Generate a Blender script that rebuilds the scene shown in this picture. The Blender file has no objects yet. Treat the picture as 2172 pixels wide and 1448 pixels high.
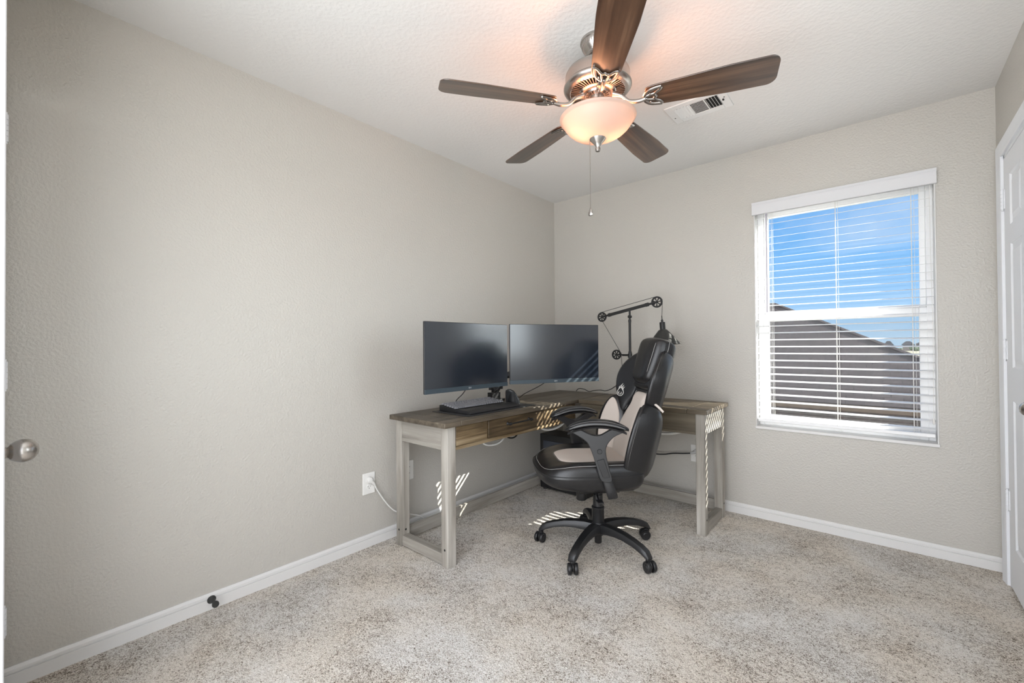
import bpy, bmesh, math, random
from mathutils import Vector, Matrix
random.seed(7)
C = bpy.context.scene.collection
SC = bpy.context.scene
PI = math.pi
def R(d): return math.radians(d)

# ------------------------------------------------------------------ camera
F_PX = 921.6
cd = bpy.data.cameras.new('camera'); cam = bpy.data.objects.new('camera', cd); C.objects.link(cam)
cd.sensor_width = 36.0; cd.lens = F_PX/2172*36.0; cd.clip_start = 0.03; cd.clip_end = 600
yaw, pit, rol = 0.7076, 0.0094, -0.0066
fw = Vector((-math.sin(yaw)*math.cos(pit), math.cos(yaw)*math.cos(pit), math.sin(pit)))
r0 = Vector((math.cos(yaw), math.sin(yaw), 0)); u0 = r0.cross(fw)
rr = r0*math.cos(rol)+u0*math.sin(rol); uu = -r0*math.sin(rol)+u0*math.cos(rol)
M = Matrix((rr, uu, -fw)).transposed().to_4x4(); M.translation = (2.2684, -3.2553, 1.1482)
cam.matrix_world = M
SC.camera = cam
vs = SC.view_settings
vs.view_transform = 'Standard'; vs.look = 'None'; vs.exposure = 0.0; vs.gamma = 1.0; vs.use_curve_mapping = False

SC.cycles.use_light_tree = False
# ------------------------------------------------------------------ room numbers
H = 2.44; W = 2.711; YR = -3.2675
WX0, WX1, WZ0, WZ1 = 1.618, 2.489, 0.600, 2.080      # window opening
SUN = Vector((1.5, 1.0, .98)).normalized()

# ------------------------------------------------------------------ world
w = bpy.data.worlds.new('sky'); SC.world = w; w.use_nodes = True
nt = w.node_tree; nt.nodes.clear()
class NB:
    """small node builder"""
    def __init__(s, nt): s.nt = nt
    def n(s, t, ins=None, **kw):
        x = s.nt.nodes.new(t)
        for k, v in kw.items(): setattr(x, k, v)
        if ins:
            for k, v in ins.items():
                if hasattr(v, 'is_output'): s.nt.links.new(v, x.inputs[k])
                else: x.inputs[k].default_value = v
        return x
    def m(s, op, a, b=0.0, c=None, clamp=False):
        x = s.n('ShaderNodeMath', operation=op, use_clamp=clamp)
        for i, v in enumerate((a, b, c)):
            if v is None: continue
            if hasattr(v, 'is_output'): s.nt.links.new(v, x.inputs[i])
            else: x.inputs[i].default_value = v
        return x.outputs[0]
    def ramp(s, fac, stops, interp='LINEAR'):
        x = s.n('ShaderNodeValToRGB'); s.nt.links.new(fac, x.inputs[0])
        cr = x.color_ramp; cr.interpolation = interp
        while len(cr.elements) < len(stops): cr.elements.new(0.5)
        for e, (p, c) in zip(cr.elements, stops):
            e.position = p; e.color = (c[0], c[1], c[2], 1) if not isinstance(c, (int, float)) else (c, c, c, 1)
        return x.outputs[0]
    def mix(s, f, a, b, bt='MIX'):
        x = s.n('ShaderNodeMix', data_type='RGBA', blend_type=bt)
        for i, v in ((0, f), (6, a), (7, b)):
            if hasattr(v, 'is_output'): s.nt.links.new(v, x.inputs[i])
            else: x.inputs[i].default_value = v if i == 0 else (v[0], v[1], v[2], 1)
        return x.outputs[2]
b = NB(nt)
tc = b.n('ShaderNodeTexCoord'); sp = b.n('ShaderNodeSeparateXYZ', {0: tc.outputs['Generated']})
X_, Y_, Z_ = sp.outputs
sky = b.ramp(b.m('ADD', Z_, 0.0), [(0.0, (.52, .73, .95)), (.05, (.40, .66, .98)), (.17, (.22, .53, .99)), (.42, (.10, .38, .92))])
cl = b.n('ShaderNodeTexNoise', {'Vector': b.n('ShaderNodeMapping', {'Vector': tc.outputs['Generated'], 'Scale': (2.0, 2.0, 4.5)}).outputs[0], 'Scale': 1.6, 'Detail': 6.0, 'Roughness': .55})
clm = b.ramp(cl.outputs[0], [(.50, 0), (.74, 1)])
sky = b.mix(b.m('MULTIPLY', clm, .5), sky, (.86, .92, 1.0))
# bright glow added low in the sky on the right, for window light
hl = b.m('POWER', b.m('ADD', b.m('MULTIPLY', X_, X_), b.m('MULTIPLY', Y_, Y_)), .5)
dh = b.m('DIVIDE', b.m('ADD', b.m('MULTIPLY', X_, .93), b.m('MULTIPLY', Y_, .3676)), b.m('MAXIMUM', hl, .001))
lobe = b.m('POWER', b.m('MAXIMUM', dh, 0.0), 9.0)
vert = b.m('SUBTRACT', 1.0, b.m('MULTIPLY', b.m('ABSOLUTE', b.m('SUBTRACT', Z_, .09)), 2.5), clamp=True)
glow = b.m('MULTIPLY', b.m('MULTIPLY', lobe, vert), 12.5)
# white fill light added to the sky behind the room's open rear
back = b.m('MULTIPLY', b.m('SMOOTH_MAX', b.m('SUBTRACT', b.m('MULTIPLY', Y_, -1.0), .05), 0.0, .1), 1.0)
back = b.m('MULTIPLY', b.m('MINIMUM', b.m('MULTIPLY', back, 4.0), 1.0), 4.9)
gcol = b.n('ShaderNodeVectorMath', {0: (.92, .97, 1.0), 3: glow}, operation='SCALE').outputs[0]
bcol = b.n('ShaderNodeVectorMath', {0: (1.0, .985, .97), 3: back}, operation='SCALE').outputs[0]
tot = b.n('ShaderNodeVectorMath', {0: sky, 1: gcol}, operation='ADD').outputs[0]
tot = b.n('ShaderNodeVectorMath', {0: tot, 1: bcol}, operation='ADD').outputs[0]
bg = b.n('ShaderNodeBackground', {'Color': tot, 'Strength': 1.0})
wo = b.n('ShaderNodeOutputWorld'); nt.links.new(bg.outputs[0], wo.inputs[0])

# ------------------------------------------------------------------ sun and sky portals
sl = bpy.data.lights.new('sun', 'SUN'); so = bpy.data.objects.new('sun', sl); C.objects.link(so)
sl.energy = 24.0; sl.angle = R(0.25); sl.color = (1.0, .95, .88)
so.rotation_euler = (-SUN).to_track_quat('-Z', 'Y').to_euler(); so.location = SUN*12
def portal(name, loc, rot, sx, sy):
    l = bpy.data.lights.new(name, 'AREA'); l.shape = 'RECTANGLE'; l.size = sx; l.size_y = sy
    l.cycles.is_portal = True
    o = bpy.data.objects.new(name, l); C.objects.link(o); o.location = loc; o.rotation_euler = rot
portal('window_portal', ((WX0+WX1)/2, .17, (WZ0+WZ1)/2), (R(-90), 0, 0), WX1-WX0, WZ1-WZ0)
portal('side_portal', (W+.17, -1.85, 1.45), (0, R(90), 0), 1.3, .75)
portal('rear_portal', (1.86, -3.62, H/2), (R(90), 0, 0), 1.7, H)

# ------------------------------------------------------------------ mesh helpers
class MB:
    def __init__(s): s.v = []; s.f = []
    def add(s, vs_, fs, mt=None):
        o = len(s.v)
        for p in vs_:
            p = Vector(p); s.v.append(mt @ p if mt else p)
        for f in fs: s.f.append([i+o for i in f])
        return s
    def box(s, x0, x1, y0, y1, z0, z1, mt=None):
        vv = [(x, y, z) for z in (z0, z1) for y in (y0, y1) for x in (x0, x1)]
        return s.add(vv, [(0, 2, 3, 1), (4, 5, 7, 6), (0, 1, 5, 4), (2, 6, 7, 3), (0, 4, 6, 2), (1, 3, 7, 5)], mt)
    def lathe(s, prof, n=32, mt=None, cap=True):
        vv = []; ff = []
        for r, z in prof:
            for i in range(n):
                a = 2*PI*i/n; vv.append((r*math.cos(a), r*math.sin(a), z))
        for j in range(len(prof)-1):
            for i in range(n):
                k = (i+1) % n
                ff.append((j*n+i, j*n+k, (j+1)*n+k, (j+1)*n+i))
        if cap:
            ff.append(tuple(range(n-1, -1, -1))); ff.append(tuple((len(prof)-1)*n+i for i in range(n)))
        return s.add(vv, ff, mt)
    def tube(s, pts, r, n=8, smooth=0, closed=False, flat=1.0):
        pts = [Vector(p) for p in pts]
        if smooth: pts = catmull(pts, smooth, closed)
        rs = r if isinstance(r, (list, tuple)) else None
        m = len(pts); vv = []; ff = []; up = None
        for i, p in enumerate(pts):
            if closed: t = (pts[(i+1) % m]-pts[i-1]).normalized()
            else: t = (pts[min(i+1, m-1)]-pts[max(i-1, 0)]).normalized()
            if up is None:
                up = Vector((0, 0, 1)) if abs(t.z) < .9 else Vector((1, 0, 0))
            up = (up-t*up.dot(t)).normalized(); sd = t.cross(up)
            rad = r
            if rs:
                q = i/(m-1)*(len(rs)-1); k = min(int(q), len(rs)-2); rad = rs[k]+(rs[k+1]-rs[k])*(q-k)
            for j in range(n):
                a = 2*PI*j/n; vv.append(p+up*rad*math.cos(a)*flat+sd*rad*math.sin(a))
        for i in range(m if closed else m-1):
            for j in range(n):
                k = (j+1) % n; i2 = (i+1) % m
                ff.append((i*n+j, i*n+k, i2*n+k, i2*n+j))
        if not closed:
            ff.append(tuple(range(n-1, -1, -1))); ff.append(tuple((m-1)*n+i for i in range(n)))
        return s.add(vv, ff)
    def cyl(s, p0, p1, r, n=20, r1=None):
        p0 = Vector(p0); p1 = Vector(p1); d = p1-p0
        mt = Matrix.Translation(p0) @ d.to_track_quat('Z', 'Y').to_matrix().to_4x4()
        return s.lathe([(r, 0), (r if r1 is None else r1, d.length)], n, mt)
    def prism(s, poly, h, mt=None):
        """poly in xy, extruded z 0..h"""
        n = len(poly)
        vv = [(x, y, 0) for x, y in poly]+[(x, y, h) for x, y in poly]
        ff = [tuple(range(n-1, -1, -1)), tuple(range(n, 2*n))]+[(i, (i+1) % n, n+(i+1) % n, n+i) for i in range(n)]
        return s.add(vv, ff, mt)
    def sweep(s, rings, cap=True):
        """rings: list of equal-length point rings"""
        n = len(rings[0]); vv = [p for r_ in rings for p in r_]; ff = []
        for j in range(len(rings)-1):
            for i in range(n):
                k = (i+1) % n; ff.append((j*n+i, j*n+k, (j+1)*n+k, (j+1)*n+i))
        if cap:
            ff.append(tuple(range(n-1, -1, -1))); ff.append(tuple((len(rings)-1)*n+i for i in range(n)))
        return s.add(vv, ff)
    def build(s, name, m, parent=None, smooth=None, bevel=0, seg=2, subd=0):
        me = bpy.data.meshes.new(name); me.from_pydata([tuple(p) for p in s.v], [], s.f)
        bm = bmesh.new(); bm.from_mesh(me); bmesh.ops.recalc_face_normals(bm, faces=bm.faces); bm.to_mesh(me); bm.free()
        if m: me.materials.append(m)
        if smooth is not None:
            me.shade_smooth()
            if smooth < 179: me.set_sharp_from_angle(angle=R(smooth))
        o = bpy.data.objects.new(name, me); C.objects.link(o)
        if parent: o.parent = parent
        if bevel:
            bv = o.modifiers.new('bevel', 'BEVEL'); bv.width = bevel; bv.segments = seg; bv.limit_method = 'ANGLE'; bv.angle_limit = R(40)
            if smooth is None: me.shade_smooth(); me.set_sharp_from_angle(angle=R(60))
        if subd:
            sb = o.modifiers.new('sub', 'SUBSURF'); sb.levels = subd; sb.render_levels = subd
        return o
def catmull(pts, k, closed=False):
    out = []; n = len(pts)
    rng = n if closed else n-1
    for i in range(rng):
        if closed: p = [pts[(i+j-1) % n] for j in range(4)]
        else: p = [pts[max(i-1, 0)], pts[i], pts[i+1], pts[min(i+2, n-1)]]
        for q in range(k):
            t = q/k
            out.append(0.5*((2*p[1])+(p[2]-p[0])*t+(2*p[0]-5*p[1]+4*p[2]-p[3])*t*t+(3*p[1]-p[0]-3*p[2]+p[3])*t**3))
    if not closed: out.append(pts[-1])
    return out
def empty(name, loc=(0, 0, 0), rz=0.0):
    o = bpy.data.objects.new(name, None); C.objects.link(o); o.location = loc; o.rotation_euler = (0, 0, rz); o.empty_display_size = .05
    return o
def tag(o, label=None, cat=None, group=None, kind=None):
    if label: o['label'] = label
    if cat: o['category'] = cat
    if group: o['group'] = group
    if kind: o['kind'] = kind
    return o
def copy_tree(o, parent=None):
    c = o.copy(); C.objects.link(c); c.parent = parent
    for ch in list(o.children): copy_tree(ch, c)
    return c

# ------------------------------------------------------------------ materials
def newmat(name):
    m = bpy.data.materials.new(name); m.use_nodes = True
    nb = NB(m.node_tree); p = m.node_tree.nodes['Principled BSDF']
    return m, nb, p
def simple(name, col, rough=.5, metal=0.0, bump=0, bscale=200, var=0.0, spec=.5, coat=0):
    m, nb, p = newmat(name)
    p.inputs['Roughness'].default_value = rough; p.inputs['Metallic'].default_value = metal
    p.inputs['Specular IOR Level'].default_value = spec
    if coat: p.inputs['Coat Weight'].default_value = coat; p.inputs['Coat Roughness'].default_value = .15
    co = nb.n('ShaderNodeTexCoord').outputs['Object']
    nz = nb.n('ShaderNodeTexNoise', {'Vector': co, 'Scale': bscale, 'Detail': 3.0})
    c2 = tuple(x*(1-var) for x in col); c3 = tuple(min(1, x*(1+var)) for x in col)
    nb.nt.links.new(nb.mix(nz.outputs[0], c2, c3), p.inputs['Base Color'])
    if bump:
        bp = nb.n('ShaderNodeBump', {'Height': nz.outputs[0], 'Strength': bump, 'Distance': .002})
        nb.nt.links.new(bp.outputs[0], p.inputs['Normal'])
    return m
def wall_mat(name, col, rough, amp=.30, scale=100, dist=.004):
    m, nb, p = newmat(name)
    co = nb.n('ShaderNodeTexCoord').outputs['Object']
    n1 = nb.n('ShaderNodeTexNoise', {'Vector': co, 'Scale': scale, 'Detail': 2.5, 'Roughness': .5, 'Distortion': .1})
    h1 = nb.ramp(n1.outputs[0], [(.34, 0), (.70, 1)])
    n2 = nb.n('ShaderNodeTexNoise', {'Vector': co, 'Scale': scale*3, 'Detail': 2.0})
    h = nb.m('ADD', h1, nb.m('MULTIPLY', n2.outputs[0], .25))
    bp = nb.n('ShaderNodeBump', {'Height': h, 'Strength': amp, 'Distance': dist})
    nb.nt.links.new(bp.outputs[0], p.inputs['Normal'])
    n3 = nb.n('ShaderNodeTexNoise', {'Vector': co, 'Scale': 1.3, 'Detail': 3.0})
    nb.nt.links.new(nb.mix(n3.outputs[0], tuple(x*.97 for x in col), tuple(x*1.03 for x in col)), p.inputs['Base Color'])
    p.inputs['Roughness'].default_value = rough
    return m
def wood(name, cols, axis='X', scale=1.0, rough=.5, contrast=1.0, spec=.4, bump=.15, coat=0):
    """streaky wood; grain along axis"""
    m, nb, p = newmat(name)
    co = nb.n('ShaderNodeTexCoord').outputs['Object']
    oi = nb.n('ShaderNodeObjectInfo').outputs['Random']
    off = nb.n('ShaderNodeCombineXYZ', {0: nb.m('MULTIPLY', oi, 7.0), 1: nb.m('MULTIPLY', oi, 3.0), 2: nb.m('MULTIPLY', oi, 5.0)}).outputs[0]
    co = nb.n('ShaderNodeVectorMath', {0: co, 1: off}, operation='ADD').outputs[0]
    st = {'X': (1.2, 26, 26), 'Y': (26, 1.2, 26), 'Z': (26, 26, 1.2)}[axis]
    mp = nb.n('ShaderNodeMapping', {'Vector': co, 'Scale': tuple(q*scale for q in st)}).outputs[0]
    n1 = nb.n('ShaderNodeTexNoise', {'Vector': mp, 'Scale': 1.0, 'Detail': 6.0, 'Roughness': .62, 'Distortion': .5})
    st2 = tuple(q*.22*scale if q > 5 else q*1.6*scale for q in st)
    n2 = nb.n('ShaderNodeTexNoise', {'Vector': nb.n('ShaderNodeMapping', {'Vector': co, 'Scale': st2}).outputs[0], 'Scale': 1.0, 'Detail': 3.0})
    f = nb.m('ADD', nb.m('MULTIPLY', n1.outputs[0], .6), nb.m('MULTIPLY', n2.outputs[0], .4))
    k = len(cols)
    cr = nb.ramp(f, [(.5+(i/(k-1)-.5)*.34/contrast, c) for i, c in enumerate(cols)])
    nb.nt.links.new(cr, p.inputs['Base Color'])
    p.inputs['Roughness'].default_value = rough; p.inputs['Specular IOR Level'].default_value = spec
    if coat: p.inputs['Coat Weight'].default_value = coat; p.inputs['Coat Roughness'].default_value = .2
    bp = nb.n('ShaderNodeBump', {'Height': n1.outputs[0], 'Strength': bump, 'Distance': .0015})
    nb.nt.links.new(bp.outputs[0], p.inputs['Normal'])
    return m
WALL = wall_mat('greige orange peel paint', (.505, .482, .440), .36)
CEIL = wall_mat('white textured ceiling', (.74, .73, .71), .8, .24, 62, .003)
TRIM = simple('white gloss trim paint', (.70, .69, .675), .40)
DOORW = simple('white door paint', (.74, .75, .77), .55)
VINYL = simple('white vinyl', (.85, .85, .85), .4)
SLATM = simple('white faux wood slat', (.86, .86, .86), .42)
NICKEL = simple('brushed nickel', (.44, .415, .39), .27, 1.0, .1, 400)
BLKPLAS = simple('black plastic', (.011, .011, .012), .38, bump=.12, bscale=900)
BLKLEA = simple('black faux leather', (.008, .008, .009), .33, bump=.25, bscale=260, spec=.55)
BEIGE = simple('beige microfibre', (.58, .515, .46), .9, bump=.3, bscale=900, var=.06, spec=.2)
STITCH = simple('white piping thread', (.46, .455, .44), .7)
BLKMET = simple('black powder coated metal', (.018, .018, .018), .45, 0.3)
SHADEMET = simple('dark grey lamp metal', (.040, .041, .039), .6, .3)
CORDW = simple('white cord', (.75, .74, .71), .5)
CORDB = simple('black cord', (.012, .012, .012), .5)
PLATEM = simple('white outlet plastic', (.80, .79, .76), .35)
DARK = simple('dark cavity', (.01, .01, .01), .8)  # near black for shade inside openings, and for dark bolts and screws
RUBBER = simple('dark rubber', (.025, .026, .025), .5)
TOPW = wood('grey brown desktop wood', [(.022, .017, .012), (.060, .047, .033), (.115, .093, .067), (.20, .168, .125)], 'Y', 1.0, .40)
TOPX = wood('grey brown desktop wood across', [(.030, .023, .015), (.085, .066, .044), (.16, .128, .088), (.26, .215, .155)], 'X', 1.0, .42)
FRONTW = wood('tan brown drawer wood', [(.018, .012, .006), (.075, .050, .026), (.17, .118, .062), (.34, .265, .165)], 'Y', .8, .45, 1.35)
FRONTX = wood('dark brown apron wood', [(.045, .036, .025), (.11, .09, .062), (.16, .13, .09), (.21, .175, .125)], 'X', .8, .5)
LEGW = wood('whitewashed leg wood', [(.085, .075, .062), (.24, .22, .19), (.36, .333, .292), (.48, .455, .41)], 'Z', .8, .55, 1.2)
RAILX = wood('whitewashed rail wood', [(.13, .118, .10), (.28, .258, .225), (.365, .34, .30), (.46, .437, .395)], 'X', 1.0, .55)
RAILY = wood('whitewashed rail wood long', [(.13, .118, .10), (.28, .258, .225), (.365, .34, .30), (.46, .437, .395)], 'Y', 1.0, .55)
BLADE = wood('walnut fan blade', [(.016, .008, .005), (.052, .025, .014), (.10, .052, .029), (.18, .105, .062)], 'X', 1.1, .30, 1.1, .9, .04, coat=.6)
# carpet
CARPET, nb, p = newmat('speckled beige carpet')
co = nb.n('ShaderNodeTexCoord').outputs['Object']
n1 = nb.n('ShaderNodeTexNoise', {'Vector': co, 'Scale': 165.0, 'Detail': 4.0, 'Roughness': .7, 'Distortion': 1.4})
n2 = nb.n('ShaderNodeTexNoise', {'Vector': co, 'Scale': 4.0, 'Detail': 4.0, 'Roughness': .6})
n4 = nb.n('ShaderNodeTexNoise', {'Vector': co, 'Scale': 38.0, 'Detail': 2.0})
f = nb.m('ADD', n1.outputs[0], nb.m('ADD', nb.m('MULTIPLY', nb.m('SUBTRACT', n2.outputs[0], .5), .24), nb.m('MULTIPLY', nb.m('SUBTRACT', n4.outputs[0], .5), .16)))
cc = nb.ramp(f, [(.35, (.12, .095, .07)), (.42, (.42, .365, .305)), (.48, (.78, .73, .66)), (.57, (.96, .93, .88))])
n5 = nb.n('ShaderNodeTexNoise', {'Vector': co, 'Scale': 2.1, 'Detail': 3.0, 'Roughness': .55})
tint = nb.ramp(n5.outputs[0], [(.38, (.985, .99, 1.0)), (.50, (1.0, .98, .955)), (.64, (1.0, .955, .90))])
cc = nb.mix(1.0, cc, tint, 'MULTIPLY')
nb.nt.links.new(cc, p.inputs['Base Color']); p.inputs['Roughness'].default_value = .95; p.inputs['Specular IOR Level'].default_value = .1
vo = nb.n('ShaderNodeTexVoronoi', {'Vector': co, 'Scale': 170.0})
bp = nb.n('ShaderNodeBump', {'Height': nb.m('ADD', n1.outputs[0], nb.m('MULTIPLY', vo.outputs[0], -.6)), 'Strength': .9, 'Distance': .008})
nb.nt.links.new(bp.outputs[0], p.inputs['Normal'])
# glass
GLASS, nb, p = newmat('window glass')
m = GLASS; nt_ = m.node_tree; nt_.nodes.remove(p)
out = [n for n in nt_.nodes if n.type == 'OUTPUT_MATERIAL'][0]
tr = nb.n('ShaderNodeBsdfTransparent', {0: (.97, .985, .98, 1)}); gl = nb.n('ShaderNodeBsdfGlossy', {'Roughness': .02})
lw = nb.n('ShaderNodeFresnel', {0: 1.45})
mx = nb.n('ShaderNodeMixShader', {0: nb.m('MULTIPLY', lw.outputs[0], .22), 1: tr.outputs[0], 2: gl.outputs[0]}); nt_.links.new(mx.outputs[0], out.inputs[0])
# insect screen: fine mesh that lets most light through
SCREEN, nb, p = newmat('insect screen mesh'); nt_ = SCREEN.node_tree; nt_.nodes.remove(p)
out = [n for n in nt_.nodes if n.type == 'OUTPUT_MATERIAL'][0]
mx = nb.n('ShaderNodeMixShader', {0: .09, 1: nb.n('ShaderNodeBsdfTransparent').outputs[0], 2: nb.n('ShaderNodeBsdfDiffuse', {0: (.12, .12, .13, 1)}).outputs[0]}); nt_.links.new(mx.outputs[0], out.inputs[0])
# frosted lamp glass, lit from inside
BOWL, nb, p = newmat('frosted amber lamp glass'); nt_ = BOWL.node_tree
p.inputs['Base Color'].default_value = (.60, .50, .44, 1); p.inputs['Roughness'].default_value = .35
out = [n for n in nt_.nodes if n.type == 'OUTPUT_MATERIAL'][0]
tl = nb.n('ShaderNodeBsdfTranslucent', {0: (.56, .56, .56, 1)})
mx = nb.n('ShaderNodeMixShader', {0: .42, 1: p.outputs[0], 2: tl.outputs[0]}); nt_.links.new(mx.outputs[0], out.inputs[0])
# screens
SCR = simple('matte monitor panel', (.007, .011, .018), .22, spec=1.0, coat=.7)
BEZEL = simple('dark blue grey bezel', (.035, .05, .062), .38)

# ------------------------------------------------------------------ room shell
def struct(o): o['kind'] = 'structure'; return o
struct(MB().box(-.15, W+.15, -3.62, .16, -.15, 0).build('floor', CARPET))
struct(MB().box(-.15, W+.15, -3.62, .16, H, H+.12).build('ceiling', CEIL))
struct(MB().box(-.15, 0, -3.62, .16, 0, H).build('wall_left', WALL))
struct(MB().box(0, WX0, 0, .16, 0, H).box(WX1, W, 0, .16, 0, H).box(WX0, WX1, 0, .16, 0, WZ0).box(WX0, WX1, 0, .16, WZ1, H).build('wall_back', WALL))
# right wall with the doorway of the closet
DY0, DY1, DZ = -.165, -.935, 2.035
SY0, SY1, SZ0, SZ1 = -2.25, -1.45, 1.0, 2.08     # side window added for its light, outside the frame
struct(MB().box(W, W+.15, DY0, .16, 0, H).box(W, W+.15, -3.62, SY0, 0, H).box(W, W+.15, SY1, DY1, 0, H).box(W, W+.15, SY0, SY1, 0, SZ0).box(W, W+.15, SY0, SY1, SZ1, H).box(W, W+.15, DY1, DY0, DZ, H).build('wall_right', WALL))
struct(MB().box(0, .085, -3.40, YR-.004, 0, H).box(.085, .70, -3.40, YR-.004, 2.035, H).box(.70, .765, -3.40, YR-.004, 0, H).build('wall_rear', WALL))
# baseboards with a stepped profile
def baseboard(name, p0, p1, nrm):
    prof = [(0, 0), (.014, 0), (.014, .045), (.0085, .0462), (.0085, .0492), (.0125, .0512), (.012, .060), (.008, .066), (.006, .070), (0, .070)]
    p0 = Vector(p0); p1 = Vector(p1); n_ = Vector(nrm)
    rings = [[q+n_*d+Vector((0, 0, z)) for d, z in prof] for q in (p0, p1)]
    return struct(MB().sweep(rings).build(name, TRIM, smooth=25))
baseboard('baseboard_left', (0, YR, 0), (0, 0, 0), (1, 0, 0))
baseboard('baseboard_back', (0, 0, 0), (W, 0, 0), (0, -1, 0))
baseboard('baseboard_right', (W, -.995, 0), (W, -3.6, 0), (-1, 0, 0))

# ------------------------------------------------------------------ window
win = struct(empty('window_1', ((WX0+WX1)/2, .1, WZ0)))
def wp(mb, name, m, par=None, **k):
    o = mb.build(name, m, par or win, **k)
    if (par or win) is win: o.matrix_parent_inverse = Matrix.Translation(-Vector(win.location))
    return o
# painted reveal and thin bead around the opening
rv = MB(); t = .006
rv.box(WX0-.0, WX0+t, -.004, .16, WZ0, WZ1).box(WX1-t, WX1, -.004, .16, WZ0, WZ1).box(WX0+t, WX1-t, -.004, .16, WZ1-t, WZ1)
wp(rv, 'window_reveal', TRIM, bevel=.002)
wp(MB().box(WX0-.004, WX1+.004, -.010, .16, WZ0-.013, WZ0+.006), 'window_sill', TRIM, bevel=.004)
# outer frame, sashes
IX0, IX1 = WX0+t, WX1-t
fr = MB(); fz0, fz1 = WZ0+.006, WZ1-t
fr.box(IX0, IX0+.030, .075, .155, fz0, fz1).box(IX1-.030, IX1, .075, .155, fz0, fz1).box(IX0+.030, IX1-.030, .075, .155, fz1-.035, fz1).box(IX0+.030, IX1-.030, .075, .155, fz0, fz0+.03)
wp(fr, 'window_frame', VINYL, bevel=.003)
def sash(name, x0, x1, z0, z1, y0, y1, bl, br, bt, bb_):
    s_ = MB().box(x0, x0+bl, y0, y1, z0, z1).box(x1-br, x1, y0, y1, z0, z1).box(x0+bl, x1-br, y0, y1, z1-bt, z1).box(x0+bl, x1-br, y0, y1, z0, z0+bb_)
    o = wp(s_, name, VINYL, bevel=.003)
    g = MB().box(x0+bl-.005, x1-br+.005, (y0+y1)/2-.002, (y0+y1)/2+.002, z0+bb_-.005, z1-bt+.005).build('glass_pane', GLASS, o)
    return o
sash('upper_sash', IX0+.03, IX1-.03, 1.325, fz1-.03, .115, .145, .026, .026, .045, .042)
sash('lower_sash', IX0+.026, IX1-.026, fz0+.02, 1.348, .080, .110, .036, .036, .050, .045)
wp(MB().box(IX0+.03, IX1-.03, .148, .1485, fz0+.02, 1.33), 'insect_screen', SCREEN)
wp(MB().box(2.0, 2.05, .068, .08, 1.335, 1.350), 'sash_lock', VINYL, bevel=.002)

# unseen second window, added in the right wall to bring side light
w2 = struct(empty('added_window_2', (W+.1, (SY0+SY1)/2, SZ0)))
def w2p(mb, name, m, **k):
    o = mb.build(name, m, w2, **k); o.matrix_parent_inverse = Matrix.Translation(-Vector(w2.location)); return o
zm = (SZ0+SZ1)/2
w2p(MB().box(W+.09, W+.14, SY0, SY0+.035, SZ0, SZ1).box(W+.09, W+.14, SY1-.035, SY1, SZ0, SZ1).box(W+.09, W+.14, SY0+.035, SY1-.035, SZ0, SZ0+.035).box(W+.09, W+.14, SY0+.035, SY1-.035, SZ1-.035, SZ1).box(W+.09, W+.14, SY0+.035, SY1-.035, zm-.02, zm+.02), 'window_frame', VINYL, bevel=.003)
w2p(MB().box(W+.112, W+.116, SY0+.03, SY1-.03, SZ0+.03, SZ1-.03), 'glass_pane', GLASS)
w2p(MB().box(W-.010, W+.09, SY0-.004, SY1+.004, SZ0-.013, SZ0+.002), 'window_sill', TRIM, bevel=.004)

# blinds
bl = empty('window_blind', ((WX0+WX1)/2, .03, WZ1))
tag(bl, 'white horizontal slat blind with valance, lowered over the window', 'blind')
def bp_(mb, name, m, **k):
    o = mb.build(name, m, bl, **k); o.matrix_parent_inverse = Matrix.Translation(-Vector(bl.location)); return o
SX0, SX1 = WX0+.010, WX1-.012
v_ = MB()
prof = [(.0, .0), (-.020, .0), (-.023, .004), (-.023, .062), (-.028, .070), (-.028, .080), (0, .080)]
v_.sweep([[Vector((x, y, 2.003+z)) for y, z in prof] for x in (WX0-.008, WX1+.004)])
bp_(v_, 'valance', simple('white valance greyed by shade', (.66, .66, .67), .4), smooth=25)  # white valance, greyed so its backlit shade sits in the colour
bp_(MB().box(SX0, SX1, .006, .052, 2.025, 2.072), 'headrail', SLATM, bevel=.002)
NS = 30; PITCH = .0450; ztop = 1.985
sag = []
slat_proto = None
for i in range(NS):
    z = ztop-i*PITCH
    tilt = R(11)
    if slat_proto is None:
        s_ = MB(); pr_ = []
        for q in range(9):
            u_ = -1+q/4; pr_.append((u_*.0175, .0009*(1-u_*u_)+.0006))
        for q in range(8, -1, -1):
            u_ = -1+q/4; pr_.append((u_*.0175, .0009*(1-u_*u_)-.0006))
        s_.sweep([[Vector((x, y, zz)) for y, zz in pr_] for x in (-(SX1-SX0)/2, (SX1-SX0)/2)])
        o = s_.build('slat', SLATM, bl, smooth=30); slat_proto = o
    else:
        o = slat_proto.copy(); C.objects.link(o); o.parent = bl
    o.location = (0, -.001, z-WZ1); o.rotation_euler = (tilt, 0, 0)
bp_(MB().box(SX0, SX1, .008, .050, .634, .655), 'bottom_rail', SLATM, bevel=.004)
for x in (SX0+.083, (SX0+SX1)/2, SX1-.085):
    lc = MB()
    for y in (.0035, .0545): lc.tube([(x, y, 2.03), (x, y, .650)], .0011, 5)
    lc.tube([(x+.012, .029, 2.03), (x+.012, .029, .650)], .0009, 5)
    lc.tube([(x-.012, .008, .637), (x-.02, .003, .628), (x+.004, -.004, .621), (x+.012, -.002, .630), (x+.024, .001, .622), (x+.016, .005, .633)], .001, 5, smooth=4)
    bp_(lc, 'ladder_cord', CORDW, smooth=60)
bp_(MB().cyl((SX0+.063, -.006, 2.000), (SX0+.063, -.006, 1.355), .0036, 8).cyl((SX0+.063, -.006, 2.02), (SX0+.063, -.006, 1.99), .0055, 8), 'tilt_wand', simple('smoky clear wand', (.42, .40, .46), .25), smooth=40)
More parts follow.
